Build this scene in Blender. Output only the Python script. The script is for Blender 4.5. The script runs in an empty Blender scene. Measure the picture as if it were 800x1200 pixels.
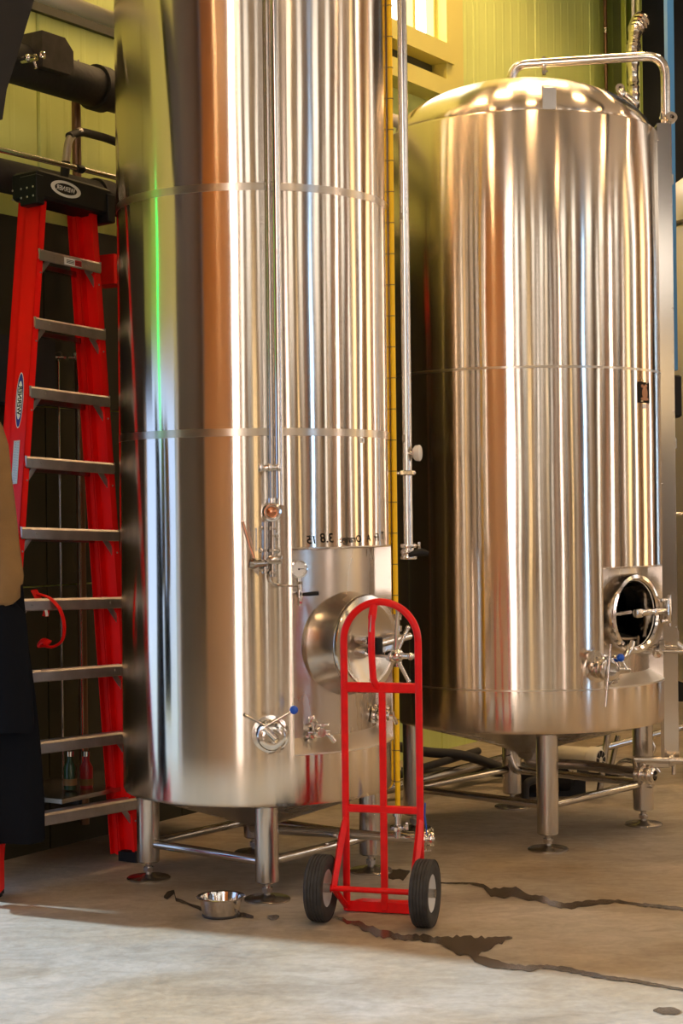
import bpy, math, random
from math import sin, cos, pi, radians as R_
from mathutils import Matrix, Vector as V
random.seed(7)
scn = bpy.context.scene
C = scn.collection

# ---------------------------------------------------------------- camera, world, sun, exposure
F = 2000.0; EYE = 1.58; ROLL = 0.012
cam_d = bpy.data.cameras.new('camera'); cam = bpy.data.objects.new('camera', cam_d); C.objects.link(cam)
cam.location = (0, 0, EYE); cam.rotation_mode = 'XYZ'
cam.rotation_euler = (Matrix.Rotation(pi/2, 3, 'X') @ Matrix.Rotation(-ROLL, 3, 'Z')).to_euler()
cam_d.sensor_fit = 'VERTICAL'; cam_d.sensor_height = 36; cam_d.sensor_width = 24
cam_d.lens = 36*F/1200; cam_d.clip_start = .05
scn.camera = cam
vs = scn.view_settings
vs.view_transform = 'Standard'; vs.look = 'None'; vs.gamma = 1; vs.use_curve_mapping = False
vs.exposure = 0.15

world = bpy.data.worlds.new('sky'); scn.world = world; world.use_nodes = True
wn = world.node_tree; bg = wn.nodes['Background']
bg.inputs[0].default_value = (.42, .60, 1.0, 1); bg.inputs[1].default_value = 1.7

def add_sun(direction, strength, col, ang):
    l = bpy.data.lights.new('sun', 'SUN'); l.energy = strength; l.color = col; l.angle = R_(ang)
    o = bpy.data.objects.new('sun', l); C.objects.link(o)
    o.rotation_euler = V(direction).to_track_quat('-Z', 'Y').to_euler()
    o.location = (-8, 10, 6)
add_sun((.906, -.42, -.42), 9.0, (.60, .80, 1.0), 4.0)

# room frame: d runs along the green wall, n points through it, e into the room
D2 = V((.545, .8385, 0)).normalized(); N2 = V((-D2.y, D2.x, 0)); WALL = 5.6
def RP(s, q, z=0): return D2*s + N2*(WALL-q) + V((0, 0, z))    # s along the wall, q into the room
S0, S1, Q1, CEIL = -6.0, 13.2, 15.0, 7.7

# ---------------------------------------------------------------- projection helpers (placing things by where they stand)
def ray(x, y):
    dx, dy = x-400, y-600
    X = dx*cos(ROLL)-dy*sin(ROLL); Y = dx*sin(ROLL)+dy*cos(ROLL)
    return V((X/F, 1, -Y/F))
def P(x, y, d): return V((0, 0, EYE))+ray(x, y)*d
def G(x, y, z=0):
    r = ray(x, y); return V((0, 0, EYE))+r*((z-EYE)/r.z)
def HIT(x, y, c, r):
    q = ray(x, y); a = q.x**2+q.y**2; b = -2*(q.x*c[0]+q.y*c[1]); cc = c[0]**2+c[1]**2-r*r
    disc = b*b-4*a*cc
    t = (-b-math.sqrt(max(disc, 0)))/(2*a)
    return V((0, 0, EYE))+q*t

# ---------------------------------------------------------------- materials
MATS = {}
def mat(name, col, rough=.5, metal=0, **k):
    if name in MATS: return MATS[name]
    m = bpy.data.materials.new(name); m.use_nodes = True; nt = m.node_tree; b = nt.nodes['Principled BSDF']
    b.inputs['Base Color'].default_value = (*col, 1); b.inputs['Roughness'].default_value = rough
    b.inputs['Metallic'].default_value = metal
    N, L = nt.nodes, nt.links
    if k.get('spec') is not None: b.inputs['Specular IOR Level'].default_value = k['spec']
    if k.get('coat'): b.inputs['Coat Weight'].default_value = k['coat']; b.inputs['Coat Roughness'].default_value = .12
    if k.get('alpha') is not None: b.inputs['Transmission Weight'].default_value = k['alpha']
    if k.get('emit'):
        b.inputs['Emission Color'].default_value = (*k['emit'][:3], 1); b.inputs['Emission Strength'].default_value = k['emit'][3]
    if k.get('var'):      # colour variation: (scale, amount, (sx,sy,sz))
        sc_, am, st = k['var']
        tc = N.new('ShaderNodeTexCoord'); mp = N.new('ShaderNodeMapping'); mp.inputs['Scale'].default_value = st
        nz = N.new('ShaderNodeTexNoise'); nz.inputs['Scale'].default_value = sc_; nz.inputs['Detail'].default_value = 6
        rp = N.new('ShaderNodeMapRange'); rp.inputs['From Min'].default_value = .3; rp.inputs['From Max'].default_value = .7
        rp.inputs['To Min'].default_value = 1-am; rp.inputs['To Max'].default_value = 1+am
        mx = N.new('ShaderNodeVectorMath'); mx.operation = 'SCALE'; mx.inputs[0].default_value = col
        L.new(tc.outputs['Object'], mp.inputs['Vector']); L.new(mp.outputs[0], nz.inputs['Vector'])
        L.new(nz.outputs['Fac'], rp.inputs['Value']); L.new(rp.outputs[0], mx.inputs['Scale']); L.new(mx.outputs[0], b.inputs['Base Color'])
    if k.get('rvar'):     # roughness variation (scale, lo, hi, stretch)
        sc_, lo, hi, st = k['rvar']
        tc = N.new('ShaderNodeTexCoord'); mp = N.new('ShaderNodeMapping'); mp.inputs['Scale'].default_value = st
        nz = N.new('ShaderNodeTexNoise'); nz.inputs['Scale'].default_value = sc_; nz.inputs['Detail'].default_value = 5
        rp = N.new('ShaderNodeMapRange'); rp.inputs['From Min'].default_value = .3; rp.inputs['From Max'].default_value = .7
        rp.inputs['To Min'].default_value = lo; rp.inputs['To Max'].default_value = hi
        L.new(tc.outputs['Object'], mp.inputs['Vector']); L.new(mp.outputs[0], nz.inputs['Vector'])
        L.new(nz.outputs['Fac'], rp.inputs['Value']); L.new(rp.outputs[0], b.inputs['Roughness'])
    last = None
    for (sc_, dist, st) in k.get('bump', []):
        tc = N.new('ShaderNodeTexCoord'); mp = N.new('ShaderNodeMapping'); mp.inputs['Scale'].default_value = st
        nz = N.new('ShaderNodeTexNoise'); nz.inputs['Scale'].default_value = sc_; nz.inputs['Detail'].default_value = 3
        bp = N.new('ShaderNodeBump'); bp.inputs['Distance'].default_value = dist; bp.inputs['Strength'].default_value = 1
        L.new(tc.outputs['Object'], mp.inputs['Vector']); L.new(mp.outputs[0], nz.inputs['Vector'])
        L.new(nz.outputs['Fac'], bp.inputs['Height'])
        if last: L.new(last.outputs[0], bp.inputs['Normal'])
        last = bp
    if last: L.new(last.outputs[0], b.inputs['Normal'])
    if k.get('aniso'):
        b.inputs['Anisotropic'].default_value = k['aniso']; b.inputs['Anisotropic Rotation'].default_value = k.get('arot', 0)
        tg = N.new('ShaderNodeTangent'); tg.direction_type = 'RADIAL'; tg.axis = 'Z'; L.new(tg.outputs[0], b.inputs['Tangent'])
    MATS[name] = m; return m

steel = mat('brushed_tank_steel', (.80, .715, .61), .2, 1, aniso=1.0, arot=0.25,
            bump=[(1.0, .006, (1.6, 1.6, .3)), (6, .00012, (2, 2, .2))], rvar=(3, .14, .19, (1, 1, .6)))
steel_plain = mat('satin_steel', (.60, .54, .47), .26, 1, rvar=(4, .22, .30, (1, 1, .3)), bump=[(2, .002, (1, 1, .3))])
steel_weld = mat('ground_weld_steel', (.66, .59, .50), .30, 1, aniso=.9, arot=.25)
steel_leg = mat('brushed_leg_steel', (.58, .54, .49), .24, 1, aniso=.6)
pipe_m = mat('polished_pipe_steel', (.68, .65, .61), .14, 1)
pipe_d = mat('dull_pipe_steel', (.50, .47, .43), .27, 1)
chrome = mat('polished_fitting_steel', (.74, .71, .67), .12, 1, bump=[(40, .0006, (1, 1, 1))])
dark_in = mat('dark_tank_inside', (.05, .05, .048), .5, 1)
red = mat('red_truck_paint', (.78, .002, .004), .32, 0, spec=.35, var=(18, .12, (1, 1, 1)))
red_l = mat('red_fibreglass', (.88, .006, .004), .45, 0, spec=.3, var=(9, .1, (1, 1, .3)))
alu = mat('worn_aluminium', (.50, .46, .43), .42, .85, var=(14, .16, (1, 1, 1)))
blackp = mat('black_plastic', (.008, .008, .009), .5, 0, spec=.3)
black_ins = mat('black_pipe_insulation', (.018, .016, .015), .7, 0, bump=[(30, .002, (1, 1, 1))])
rubber = mat('black_tyre_rubber', (.035, .033, .031), .75, 0, var=(25, .3, (1, 1, 1)))
rim_m = mat('white_wheel_rim', (.62, .62, .60), .4)
yellow = mat('yellow_tube', (1.0, .62, .01), .4, 0, spec=.3)
blue_p = mat('blue_plastic', (.01, .10, .62), .3)
white_p = mat('white_plastic', (.8, .78, .74), .4)
white_l = mat('white_label', (.82, .82, .80), .6)
copper = mat('copper_handle', (.62, .28, .16), .22, 1)
green_w = mat('yellow_green_wall_paint', (.60, .68, .20), .5, 0, var=(2.2, .07, (1, 1, .4)))
girt_m = mat('yellow_girt_paint', (.66, .60, .16), .5)
dark_w = mat('dark_wall_paint', (.018, .019, .024), .7, 0, var=(3, .3, (1, 1, 1)))
tan_c = mat('tan_canvas', (.24, .135, .045), .9, 0, bump=[(220, .0015, (1, 1, 1)), (7, .01, (1, 1, .5))], var=(8, .12, (1, 1, 1)))
black_c = mat('black_cloth', (.007, .008, .011), .95, 0, spec=.08, bump=[(9, .008, (1, 1, .3))])
blue_post = mat('blue_post_paint', (.05, .22, .55), .35, 0)
ink = mat('black_marker_ink', (.01, .01, .01), .8, 0, spec=.1)
cream = mat('cream_wall_paint', (.40, .31, .22), .7, 0)
brick_m = mat('orange_plaster', (.92, .36, .07), .8, 0)
ceil_m = mat('ceiling_paint', (.80, .73, .64), .8, 0)
wood_b = mat('brown_wood', (.17, .085, .04), .55, 0, var=(5, .3, (1, 1, .1)))
def emis(name, col, s): return mat(name, (.02, .02, .02), .5, 0, emit=(*col, s))
glass_m = mat('clear_glass', (.9, .95, .95), .02, 0, alpha=1.0)

# concrete
conc = bpy.data.materials.new('stained_concrete'); conc.use_nodes = True; MATS['stained_concrete'] = conc
nt = conc.node_tree; N = nt.nodes; L = nt.links; b = N['Principled BSDF']
tc = N.new('ShaderNodeTexCoord')
def noise(scale, det=8, st=(1, 1, 1), dist=0.0):
    mp = N.new('ShaderNodeMapping'); mp.inputs['Scale'].default_value = st
    n = N.new('ShaderNodeTexNoise'); n.inputs['Scale'].default_value = scale; n.inputs['Detail'].default_value = det
    n.inputs['Distortion'].default_value = dist
    L.new(tc.outputs['Object'], mp.inputs['Vector']); L.new(mp.outputs[0], n.inputs['Vector']); return n
def ramp(n, stops):
    r = N.new('ShaderNodeValToRGB'); e = r.color_ramp.elements
    e[0].position, e[0].color = stops[0][0], (*stops[0][1], 1); e[1].position, e[1].color = stops[-1][0], (*stops[-1][1], 1)
    for p, c in stops[1:-1]: q = e.new(p); q.color = (*c, 1)
    L.new(n.outputs['Fac'], r.inputs['Fac']); return r
r1 = ramp(noise(1.1, 9, (1, 1.6, 1), .6), [(.28, (.28, .24, .185)), (.48, (.39, .35, .285)), (.72, (.49, .455, .40))])
r2 = ramp(noise(7, 10, (1, 1.8, 1), 1.2), [(.3, (.78, .77, .75)), (.6, (1, 1, 1)), (.8, (1.1, 1.1, 1.1))])
r3 = ramp(noise(.75, 4, (1.4, 1, 1), .4), [(.40, (1, 1, 1)), (.66, (1.0, .86, .66))])
r4 = ramp(noise(38, 6), [(.3, (.9, .9, .9)), (.7, (1.05, 1.05, 1.05))])
prev = r1
for r in (r2, r3, r4):
    mx = N.new('ShaderNodeMix'); mx.data_type = 'RGBA'; mx.blend_type = 'MULTIPLY'; mx.inputs[0].default_value = 1
    L.new(prev.outputs[0], mx.inputs[6]); L.new(r.outputs[0], mx.inputs[7]); prev = mx
    out = mx.outputs[2]
    class _W: pass
    w_ = _W(); w_.outputs = [out]; prev = w_
L.new(out, b.inputs['Base Color'])
rr = N.new('ShaderNodeMapRange'); rr.inputs['To Min'].default_value = .38; rr.inputs['To Max'].default_value = .75
n5 = noise(2.4, 6, (1, 1.5, 1), .5); L.new(n5.outputs['Fac'], rr.inputs['Value']); L.new(rr.outputs[0], b.inputs['Roughness'])
bp = N.new('ShaderNodeBump'); bp.inputs['Distance'].default_value = .004; n6 = noise(16, 8); L.new(n6.outputs['Fac'], bp.inputs['Height']); L.new(bp.outputs[0], b.inputs['Normal'])
wet = mat('wet_dark_concrete', (.075, .055, .038), .22, 0, var=(9, .35, (1, 1, 1)))

# ---------------------------------------------------------------- mesh builder
WM = {}
def frame(o, z, up=(0, 0, 1)):
    z = V(z).normalized(); x = V(up).cross(z)
    if x.length < 1e-4: x = V((1, 0, 0)).cross(z)
    x.normalize(); y = z.cross(x)
    return Matrix(((x.x, y.x, z.x, o[0]), (x.y, y.y, z.y, o[1]), (x.z, y.z, z.z, o[2]), (0, 0, 0, 1)))
class MB:
    def __init__(s, M=None): s.v = []; s.f = []; s.M = M or Matrix.Identity(4)
    def add(s, vs, fs, M=None):
        m = s.M @ M if M else s.M; o = len(s.v)
        s.v += [m @ V(p) for p in vs]; s.f += [tuple(i+o for i in f) for f in fs]; return s
    def box(s, c, size, M=None, bev=0):
        x, y, z = [h/2 for h in size]; cx, cy, cz = c
        if bev:
            b_ = min(bev, x*.9, y*.9, z*.9); vs = []; 
            for sz in (-1, 1):
                for lay in (0, 1):
                    zz = sz*(z if (lay == 0) == (sz < 0) else z-b_) 
                    ins = b_ if (lay == 0) == (sz < 0) else 0
                    a, e = x-ins, y-ins
                    for px_, py_ in ((a, e-b_*.6), (a-b_*.6, e), (-a+b_*.6, e), (-a, e-b_*.6), (-a, -e+b_*.6), (-a+b_*.6, -e), (a-b_*.6, -e), (a, -e+b_*.6)):
                        vs.append((cx+px_, cy+py_, cz+zz))
            fs = [tuple(range(7, -1, -1)), tuple(range(24, 32))]
            for l in range(3):
                for i in range(8): j = (i+1) % 8; fs.append((l*8+i, l*8+j, l*8+8+j, l*8+8+i))
            return s.add(vs, fs, M)
        vs = [(cx+i*x, cy+j*y, cz+k*z) for k in (-1, 1) for j in (-1, 1) for i in (-1, 1)]
        return s.add(vs, [(0, 2, 3, 1), (4, 5, 7, 6), (0, 1, 5, 4), (2, 6, 7, 3), (0, 4, 6, 2), (1, 3, 7, 5)], M)
    def lathe(s, prof, n=32, M=None, a0=0, a1=2*pi, closed=True, cap=False):
        full = abs(a1-a0-2*pi) < 1e-6; m = n if full else n+1; vs = []; k = len(prof)
        for i in range(m):
            a = a0+(a1-a0)*i/n
            for r, z in prof: vs.append((r*cos(a), r*sin(a), z))
        fs = []
        for i in range(n):
            j = (i+1) % m
            for t in range(k-1):
                q = (i*k+t, j*k+t, j*k+t+1, i*k+t+1)
                if prof[t][0] < 1e-7: q = (i*k+t, j*k+t+1, i*k+t+1)
                elif prof[t+1][0] < 1e-7: q = (i*k+t, j*k+t, i*k+t+1)
                fs.append(q)
        return s.add(vs, fs, M)
    def cyl(s, p0, p1, r0, r1=None, n=20, bev=0):
        p0, p1 = V(p0), V(p1); r1 = r0 if r1 is None else r1; h = (p1-p0).length
        pr = [(0, 0), (r0-bev, 0), (r0, bev), (r1, h-bev), (r1-bev, h), (0, h)] if bev else [(0, 0), (r0, 0), (r1, h), (0, h)]
        return s.lathe(pr, n, frame(p0, p1-p0))
    def tube(s, pts, r, n=10, fillet=0, closed=False, cap=True, flat=None):
        pts = [V(p) for p in pts]
        if fillet and not closed:
            q = [pts[0]]
            for i in range(1, len(pts)-1):
                a, b_, c = pts[i-1], pts[i], pts[i+1]; u = (a-b_); w = (c-b_); f = min(fillet, u.length*.49, w.length*.49)
                u.normalize(); w.normalize(); p, t = b_+u*f, b_+w*f
                for k in range(7):
                    x = k/6; q.append(p*(1-x)**2+b_*2*x*(1-x)+t*x*x)
            q.append(pts[-1]); pts = q
        rs = r if isinstance(r, (list, tuple)) else [r]*len(pts)
        m = len(pts); T = []
        for i in range(m):
            if closed: t = pts[(i+1) % m]-pts[i-1]
            else: t = pts[min(i+1, m-1)]-pts[max(i-1, 0)]
            T.append(t.normalized())
        up = V((0, 0, 1)) if abs(T[0].z) < .9 else V((1, 0, 0)); x = up.cross(T[0]).normalized(); vs = []
        for i in range(m):
            x = (x-T[i]*x.dot(T[i])).normalized(); y = T[i].cross(x)
            for k in range(n):
                a = 2*pi*k/n; fx, fy = (1, 1) if not flat else flat
                vs.append(pts[i]+(x*cos(a)*fx+y*sin(a)*fy)*rs[min(i, len(rs)-1)])
        fs = []
        for i in range(m if closed else m-1):
            j = (i+1) % m
            for k in range(n): l = (k+1) % n; fs.append((i*n+k, i*n+l, j*n+l, j*n+k))
        if cap and not closed: fs += [tuple(range(n-1, -1, -1)), tuple(range((m-1)*n, m*n))]
        return s.add(vs, fs)
    def prism(s, poly, h, M=None):      # poly in local xy, extruded along z from 0 to h
        n = len(poly); vs = [(x, y, 0) for x, y in poly]+[(x, y, h) for x, y in poly]
        return s.add(vs, [tuple(range(n-1, -1, -1)), tuple(range(n, 2*n))]+[(i, (i+1) % n, n+(i+1) % n, n+i) for i in range(n)], M)
    def sph(s, c, r, n=16, sz=1):
        pr = [(0 if i in (0, n//2) else r*sin(pi*i/(n//2)), -r*sz*cos(pi*i/(n//2))) for i in range(n//2+1)]
        return s.lathe(pr, n, Matrix.Translation(c))
    def torus(s, M, Rr, r, n=32, k=10, a0=0, a1=2*pi):
        pr = [(Rr+r*cos(2*pi*i/k), r*sin(2*pi*i/k)) for i in range(k+1)]
        return s.lathe(pr, n, M, a0, a1)
    def build(s, name, m, parent=None, smooth=40, kind=None):
        me = bpy.data.meshes.new(name); inv = WM[parent.name].inverted() if parent else Matrix.Identity(4)
        me.from_pydata([inv @ p for p in s.v], [], s.f); me.update()
        import bmesh
        bm = bmesh.new(); bm.from_mesh(me); bmesh.ops.recalc_face_normals(bm, faces=bm.faces); bm.to_mesh(me); bm.free()
        me.materials.append(m)
        if smooth: me.shade_smooth(); me.set_sharp_from_angle(angle=R_(smooth))
        o = bpy.data.objects.new(name, me); C.objects.link(o)
        if parent: o.parent = parent; WM[o.name] = WM[parent.name]
        else: WM[o.name] = Matrix.Identity(4)
        if kind: o['kind'] = kind
        return o
def tag(o, label, cat, group=None):
    o['label'] = label; o['category'] = cat
    if group: o['group'] = group
    return o
def thing(name, label, cat, M=None, group=None):
    o = bpy.data.objects.new(name, None); C.objects.link(o); o.empty_display_size = .1
    M = M if M is not None else Matrix.Identity(4)
    if not isinstance(M, Matrix): M = Matrix.Translation(M)
    o.matrix_basis = M; WM[o.name] = M.copy()
    return tag(o, label, cat, group)
def sub(name, m, parent, fn, **k):
    mb = MB(); fn(mb); return mb.build(name, m, parent, **k)
_tc = {}
def text_geo(body, size, bold=0.0):
    cu = bpy.data.curves.new('t', 'FONT'); cu.body = body; cu.size = size; cu.align_x = 'CENTER'; cu.align_y = 'CENTER'; cu.offset = bold
    cu.resolution_u = 3
    o = bpy.data.objects.new('t', cu); C.objects.link(o); bpy.context.view_layer.update()
    me = o.evaluated_get(bpy.context.evaluated_depsgraph_get()).to_mesh()
    vs = [v.co.copy() for v in me.vertices]; fs = [tuple(p.vertices) for p in me.polygons]
    bpy.data.objects.remove(o); bpy.data.curves.remove(cu); return vs, fs

# ================================================================= SETTING
floor = MB()
floor.add([RP(S0-3, -9), RP(S1+1, -9), RP(S1+1, Q1+1), RP(S0-3, Q1+1)], [(0, 1, 2, 3)])
floor.build('floor', conc, kind='structure')
ce = MB(); ce.add([RP(S0-.3, -.3, CEIL), RP(S1+.3, -.3, CEIL), RP(S1+.3, Q1+.3, CEIL), RP(S0-.3, Q1+.3, CEIL)], [(0, 1, 2, 3)])
ce.build('ceiling', ceil_m, kind='structure')

# green wall, one ribbed panel per metre, openings for the door and the high window
wall_b = MB(); 
def wall_slab(mb, s0, s1, z0, z1, q=-.10, t=.06):
    mb.add([RP(s, qq, z) for s in (s0, s1) for qq in (q, q-t) for z in (z0, z1)], [(0, 1, 3, 2), (4, 6, 7, 5), (0, 2, 6, 4), (1, 5, 7, 3), (0, 4, 5, 1), (2, 3, 7, 6)])
DOOR = (3.35, 5.02, 2.28); WIN = (8.55, 9.80, 4.62, 6.3)
for a in ((S0, DOOR[0], 0, CEIL), (DOOR[0], DOOR[1], DOOR[2], CEIL), (DOOR[1], WIN[0], 0, CEIL), (WIN[0], WIN[1], 0, WIN[2]), (WIN[0], WIN[1], WIN[3], CEIL), (WIN[1], S1, 0, CEIL)):
    wall_slab(wall_b, *a)
wb = wall_b.build('wall_back', green_w, kind='structure')
def panel(s0, s1, z0, z1, rib=.125):
    pr = [(s0+.003, -.09), (s0+.003, -.012), (s0+.012, 0)]; s = s0+.05
    while s+rib*.6 < s1-.03:
        pr += [(s, 0), (s+.010, .0016), (s+.030, .0016), (s+.040, 0)]; s += rib
    pr += [(s1-.012, 0), (s1-.003, -.012), (s1-.003, -.09)]
    m = MB(); n = len(pr); vs = [RP(a, q, z0) for a, q in pr]+[RP(a, q, z1) for a, q in pr]
    m.add(vs, [(i, i+1, n+i+1, n+i) for i in range(n-1)]); return m
s = 5.02
cuts = [-5.9, -4.5, -3.1, -1.7, -.3, 1.1, 2.2, 3.35, 5.02, 6.02, 7.02, 7.8, 8.55, 9.80, 10.35, 11.3, 12.25, 13.2]
for a, c in zip(cuts[:-1], cuts[1:]):
    if a == 3.35: panel(a, c, DOOR[2], CEIL).build('wall_panel', green_w, wb, smooth=0)
    elif a == 8.55: panel(a, c, 0, WIN[2]).build('wall_panel', green_w, wb, smooth=0); panel(a, c, WIN[3], CEIL).build('wall_panel', green_w, wb, smooth=0)
    else: panel(a, c, 0, CEIL).build('wall_panel', green_w if a > 3 else mat('dark_brown_panel', (.022, .018, .016), .5), wb, smooth=0)
# dark sheets stand in for shade on the lower wall, green left bare below
shade_ol = mat('olive_wall_shade', (.022, .020, .007), .6, 0, var=(1.2, .5, (1, 1, .5)))
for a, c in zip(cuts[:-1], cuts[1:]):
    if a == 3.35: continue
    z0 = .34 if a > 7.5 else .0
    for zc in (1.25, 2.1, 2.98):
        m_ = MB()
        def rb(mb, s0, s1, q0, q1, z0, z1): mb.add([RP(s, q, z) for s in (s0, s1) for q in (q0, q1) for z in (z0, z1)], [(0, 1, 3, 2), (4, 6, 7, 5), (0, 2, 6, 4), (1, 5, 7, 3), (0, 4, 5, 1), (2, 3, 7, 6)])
        rb(m_, a+.004, c-.004, -.02, .02, z0, zc-.008); m_.build('shade_sheet', shade_ol, wb, smooth=0); z0 = zc
# girt under the window
g = MB()
def rbox(mb, s0, s1, q0, q1, z0, z1): mb.add([RP(s, q, z) for s in (s0, s1) for q in (q0, q1) for z in (z0, z1)], [(0, 1, 3, 2), (4, 6, 7, 5), (0, 2, 6, 4), (1, 5, 7, 3), (0, 4, 5, 1), (2, 3, 7, 6)]); return mb
rbox(g, 7.9, 9.80, 0, .16, 4.50, 4.62); rbox(g, 7.9, 9.80, 0, .16, 4.27, 4.385)
rbox(g, 9.72, 9.80, 0, .14, 4.385, 4.50)
g.build('trim_1', girt_m, kind='structure')
rbox(MB(), 7.9, 9.72, 0, .03, 4.386, 4.499).build('trim_62', mat('dark_olive_trim', (.05, .045, .015)), kind='structure')  # back of the girt gap coloured dark for the shade inside it
g = rbox(MB(), 9.80, 10.02, 0, .10, 4.05, CEIL); g.build('trim_2', girt_m, kind='structure')
win = MB(); 
for s_ in (8.55, 8.86, 9.17, 9.50, 9.77): rbox(win, s_, s_+.035, -.08, .02, 4.62, 6.3)
rbox(win, 8.55, 9.8, -.08, .02, 6.26, 6.3)
w1 = win.build('window_1', girt_m, kind='structure')
for a, c in ((8.585, 8.86), (8.895, 9.17), (9.205, 9.50), (9.535, 9.77)):
    rbox(MB(), a, c, -.05, -.04, 4.62, 6.26).build('pane', emis('daylit_frosted_glass', (1, .98, .95), 5), w1)
# door opening frame in the green wall
df = MB(); rbox(df, 3.28, 3.35, -.16, .03, 0, 2.35); rbox(df, 5.02, 5.09, -.16, .03, 0, 2.35); rbox(df, 3.35, 5.02, -.16, .03, 2.28, 2.35)
df.build('door_1', mat('white_door_frame', (.7, .72, .74), .4), kind='structure')
# dark wall on the right
wr = MB(); rbox(wr, S1, S1+.1, -.3, 4.2, 0, CEIL); wrr = wr.build('wall_right', dark_w, kind='structure')
for i, q in enumerate((.02, .62, 1.7, 2.9)):
    rbox(MB(), S1-.03, S1, q, (.60, 1.68, 2.88, 4.1)[i], .0, 6.5).build('wall_panel', dark_w, wrr, smooth=0)
wr2 = MB(); rbox(wr2, S1, S1+.1, 4.2, Q1+.3, 0, CEIL); wr2.build('wall_end', cream, kind='structure')
# wall behind the camera and far side wall
wl = MB()
def openwall_s(mb, sval, opens, q0, q1, t=-.12):
    cur = q0
    for (a, c, z0, z1) in opens:
        rbox(mb, sval, sval+t, cur, a, 0, CEIL); rbox(mb, sval, sval+t, a, c, 0, z0); rbox(mb, sval, sval+t, a, c, z1, CEIL); cur = c
    rbox(mb, sval, sval+t, cur, q1, 0, CEIL)
ow_end = [(5.05, 6.2, .5, 7.2), (7.0, 7.5, .9, 4.6), (9.4, 10.3, 1.0, 3.6), (12.2, 12.7, .2, 5.2)]
openwall_s(wl, S0, ow_end, 0, Q1); wl = wl.build('wall_left', cream, kind='structure')
wf = MB()
def openwall_q(mb, q, opens, s0, s1, t=.12):
    cur = s0
    for (a, c, z0, z1) in opens:
        rbox(mb, cur, a, q, q+t, 0, CEIL); rbox(mb, a, c, q, q+t, 0, z0); rbox(mb, a, c, q, q+t, z1, CEIL); cur = c
    rbox(mb, cur, s1, q, q+t, 0, CEIL)
ow_far = [(-5.85, -5.0, 2.9, 4.2), (-4.2, -3.9, 1, 4.6), (-1.5, -1.15, .6, 4.6), (1.3, 1.55, .2, 4.6), (4.2, 4.6, .1, 4.6), (7.2, 7.45, 1, 4.6), (10.2, 10.7, .8, 5.4)]
openwall_q(wf, Q1, ow_far, S0, S1); wf.build('wall_front', cream, kind='structure')
pk = emis('unseen_pink_pane', (1, .84, .76), 9); bl = emis('unseen_blue_pane', (.42, .66, 1), 9.0); wh = emis('unseen_white_pane', (1, .95, .88), 3.5); ye = emis('unseen_amber_pane', (1, .72, .38), 3.0)  # panes out of view, glow added to light the hall and streak the steel
wi = 2
for i, (a, c, z0, z1) in enumerate(ow_end):
    f = MB(); rbox(f, S0-.1, S0+.04, a-.05, a, z0, z1); rbox(f, S0-.1, S0+.04, c, c+.05, z0, z1); rbox(f, S0-.1, S0+.04, a, c, z1, z1+.05); rbox(f, S0-.1, S0+.04, a, c, z0-.05, z0); 
    rbox(f, S0-.1, S0+.02, (a+c)/2-.03, (a+c)/2+.03, z0, z1)
    f = f.build('window_%d' % wi, wood_b, kind='structure'); wi += 1  # unseen window, added for its pane's glow
    rbox(MB(), S0-.08, S0-.07, a, c, z0, z1).build('pane', [pk, wh, ye, wh][i], f)
for i, (a, c, z0, z1) in enumerate(ow_far):
    f = MB(); rbox(f, a-.05, a, Q1-.04, Q1+.1, z0, z1); rbox(f, c, c+.05, Q1-.04, Q1+.1, z0, z1); rbox(f, a, c, Q1-.04, Q1+.1, z1, z1+.05); rbox(f, a, c, Q1-.04, Q1+.1, z0-.05, z0)
    f = f.build('window_%d' % wi, wood_b, kind='structure'); wi += 1  # unseen window, added for its pane's glow
    rbox(MB(), a, c, Q1+.07, Q1+.08, z0, z1).build('pane', [ye, wh, pk, ye, bl, wh, pk][i], f)
# glowing clerestory panes, boards and pilasters, unseen, added to streak and light the steel
cler = emis('unseen_clerestory_glow', (1, .93, .84), 3.2)
rr_ = random.Random(3); q = .6; k = 4
cf = MB(); 
def cl_end(q0, q1):
    global wi
    f = MB(); rbox(f, S0, S0+.06, q0-.05, q0, 4.7, 7.2); rbox(f, S0, S0+.06, q1, q1+.05, 4.7, 7.2); rbox(f, S0, S0+.06, q0, q1, 7.2, 7.25); rbox(f, S0, S0+.06, q0, q1, 4.65, 4.7)
    f = f.build('window_%d' % wi, wood_b, kind='structure'); wi += 1  # unseen clerestory window, added for its pane's glow
    rbox(MB(), S0+.02, S0+.03, q0, q1, 4.7, 7.2).build('pane', cler, f)
def cl_far(q0, q1):
    global wi
    f = MB(); rbox(f, q0-.05, q0, Q1-.06, Q1, 4.7, 7.2); rbox(f, q1, q1+.05, Q1-.06, Q1, 4.7, 7.2); rbox(f, q0, q1, Q1-.06, Q1, 7.2, 7.25); rbox(f, q0, q1, Q1-.06, Q1, 4.65, 4.7)
    f = f.build('window_%d' % wi, wood_b, kind='structure'); wi += 1  # unseen clerestory window, added for its pane's glow
    rbox(MB(), q0, q1, Q1-.03, Q1-.02, 4.7, 7.2).build('pane', cler, f)
for a, c in ((6.8, 7.4), (8.2, 9.2), (10.9, 11.6), (13.2, 14.3)): cl_end(a, c)
for a, c in ((-5.9, -4.9), (-2.9, -2.3), (-.4, .6), (2.1, 2.9), (5.2, 6.3), (8.1, 8.9), (12.0, 12.8)): cl_far(a, c)
rbox(MB(), S0, S0+.05, .2, 4.7, 2.6, CEIL-.01).build('trim_3', brick_m, kind='structure')
rbox(MB(), S0, S0+.05, .2, 4.7, 0, 2.6).build('trim_59', mat('sand_plaster', (.82, .60, .42), .8), kind='structure')
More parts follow.
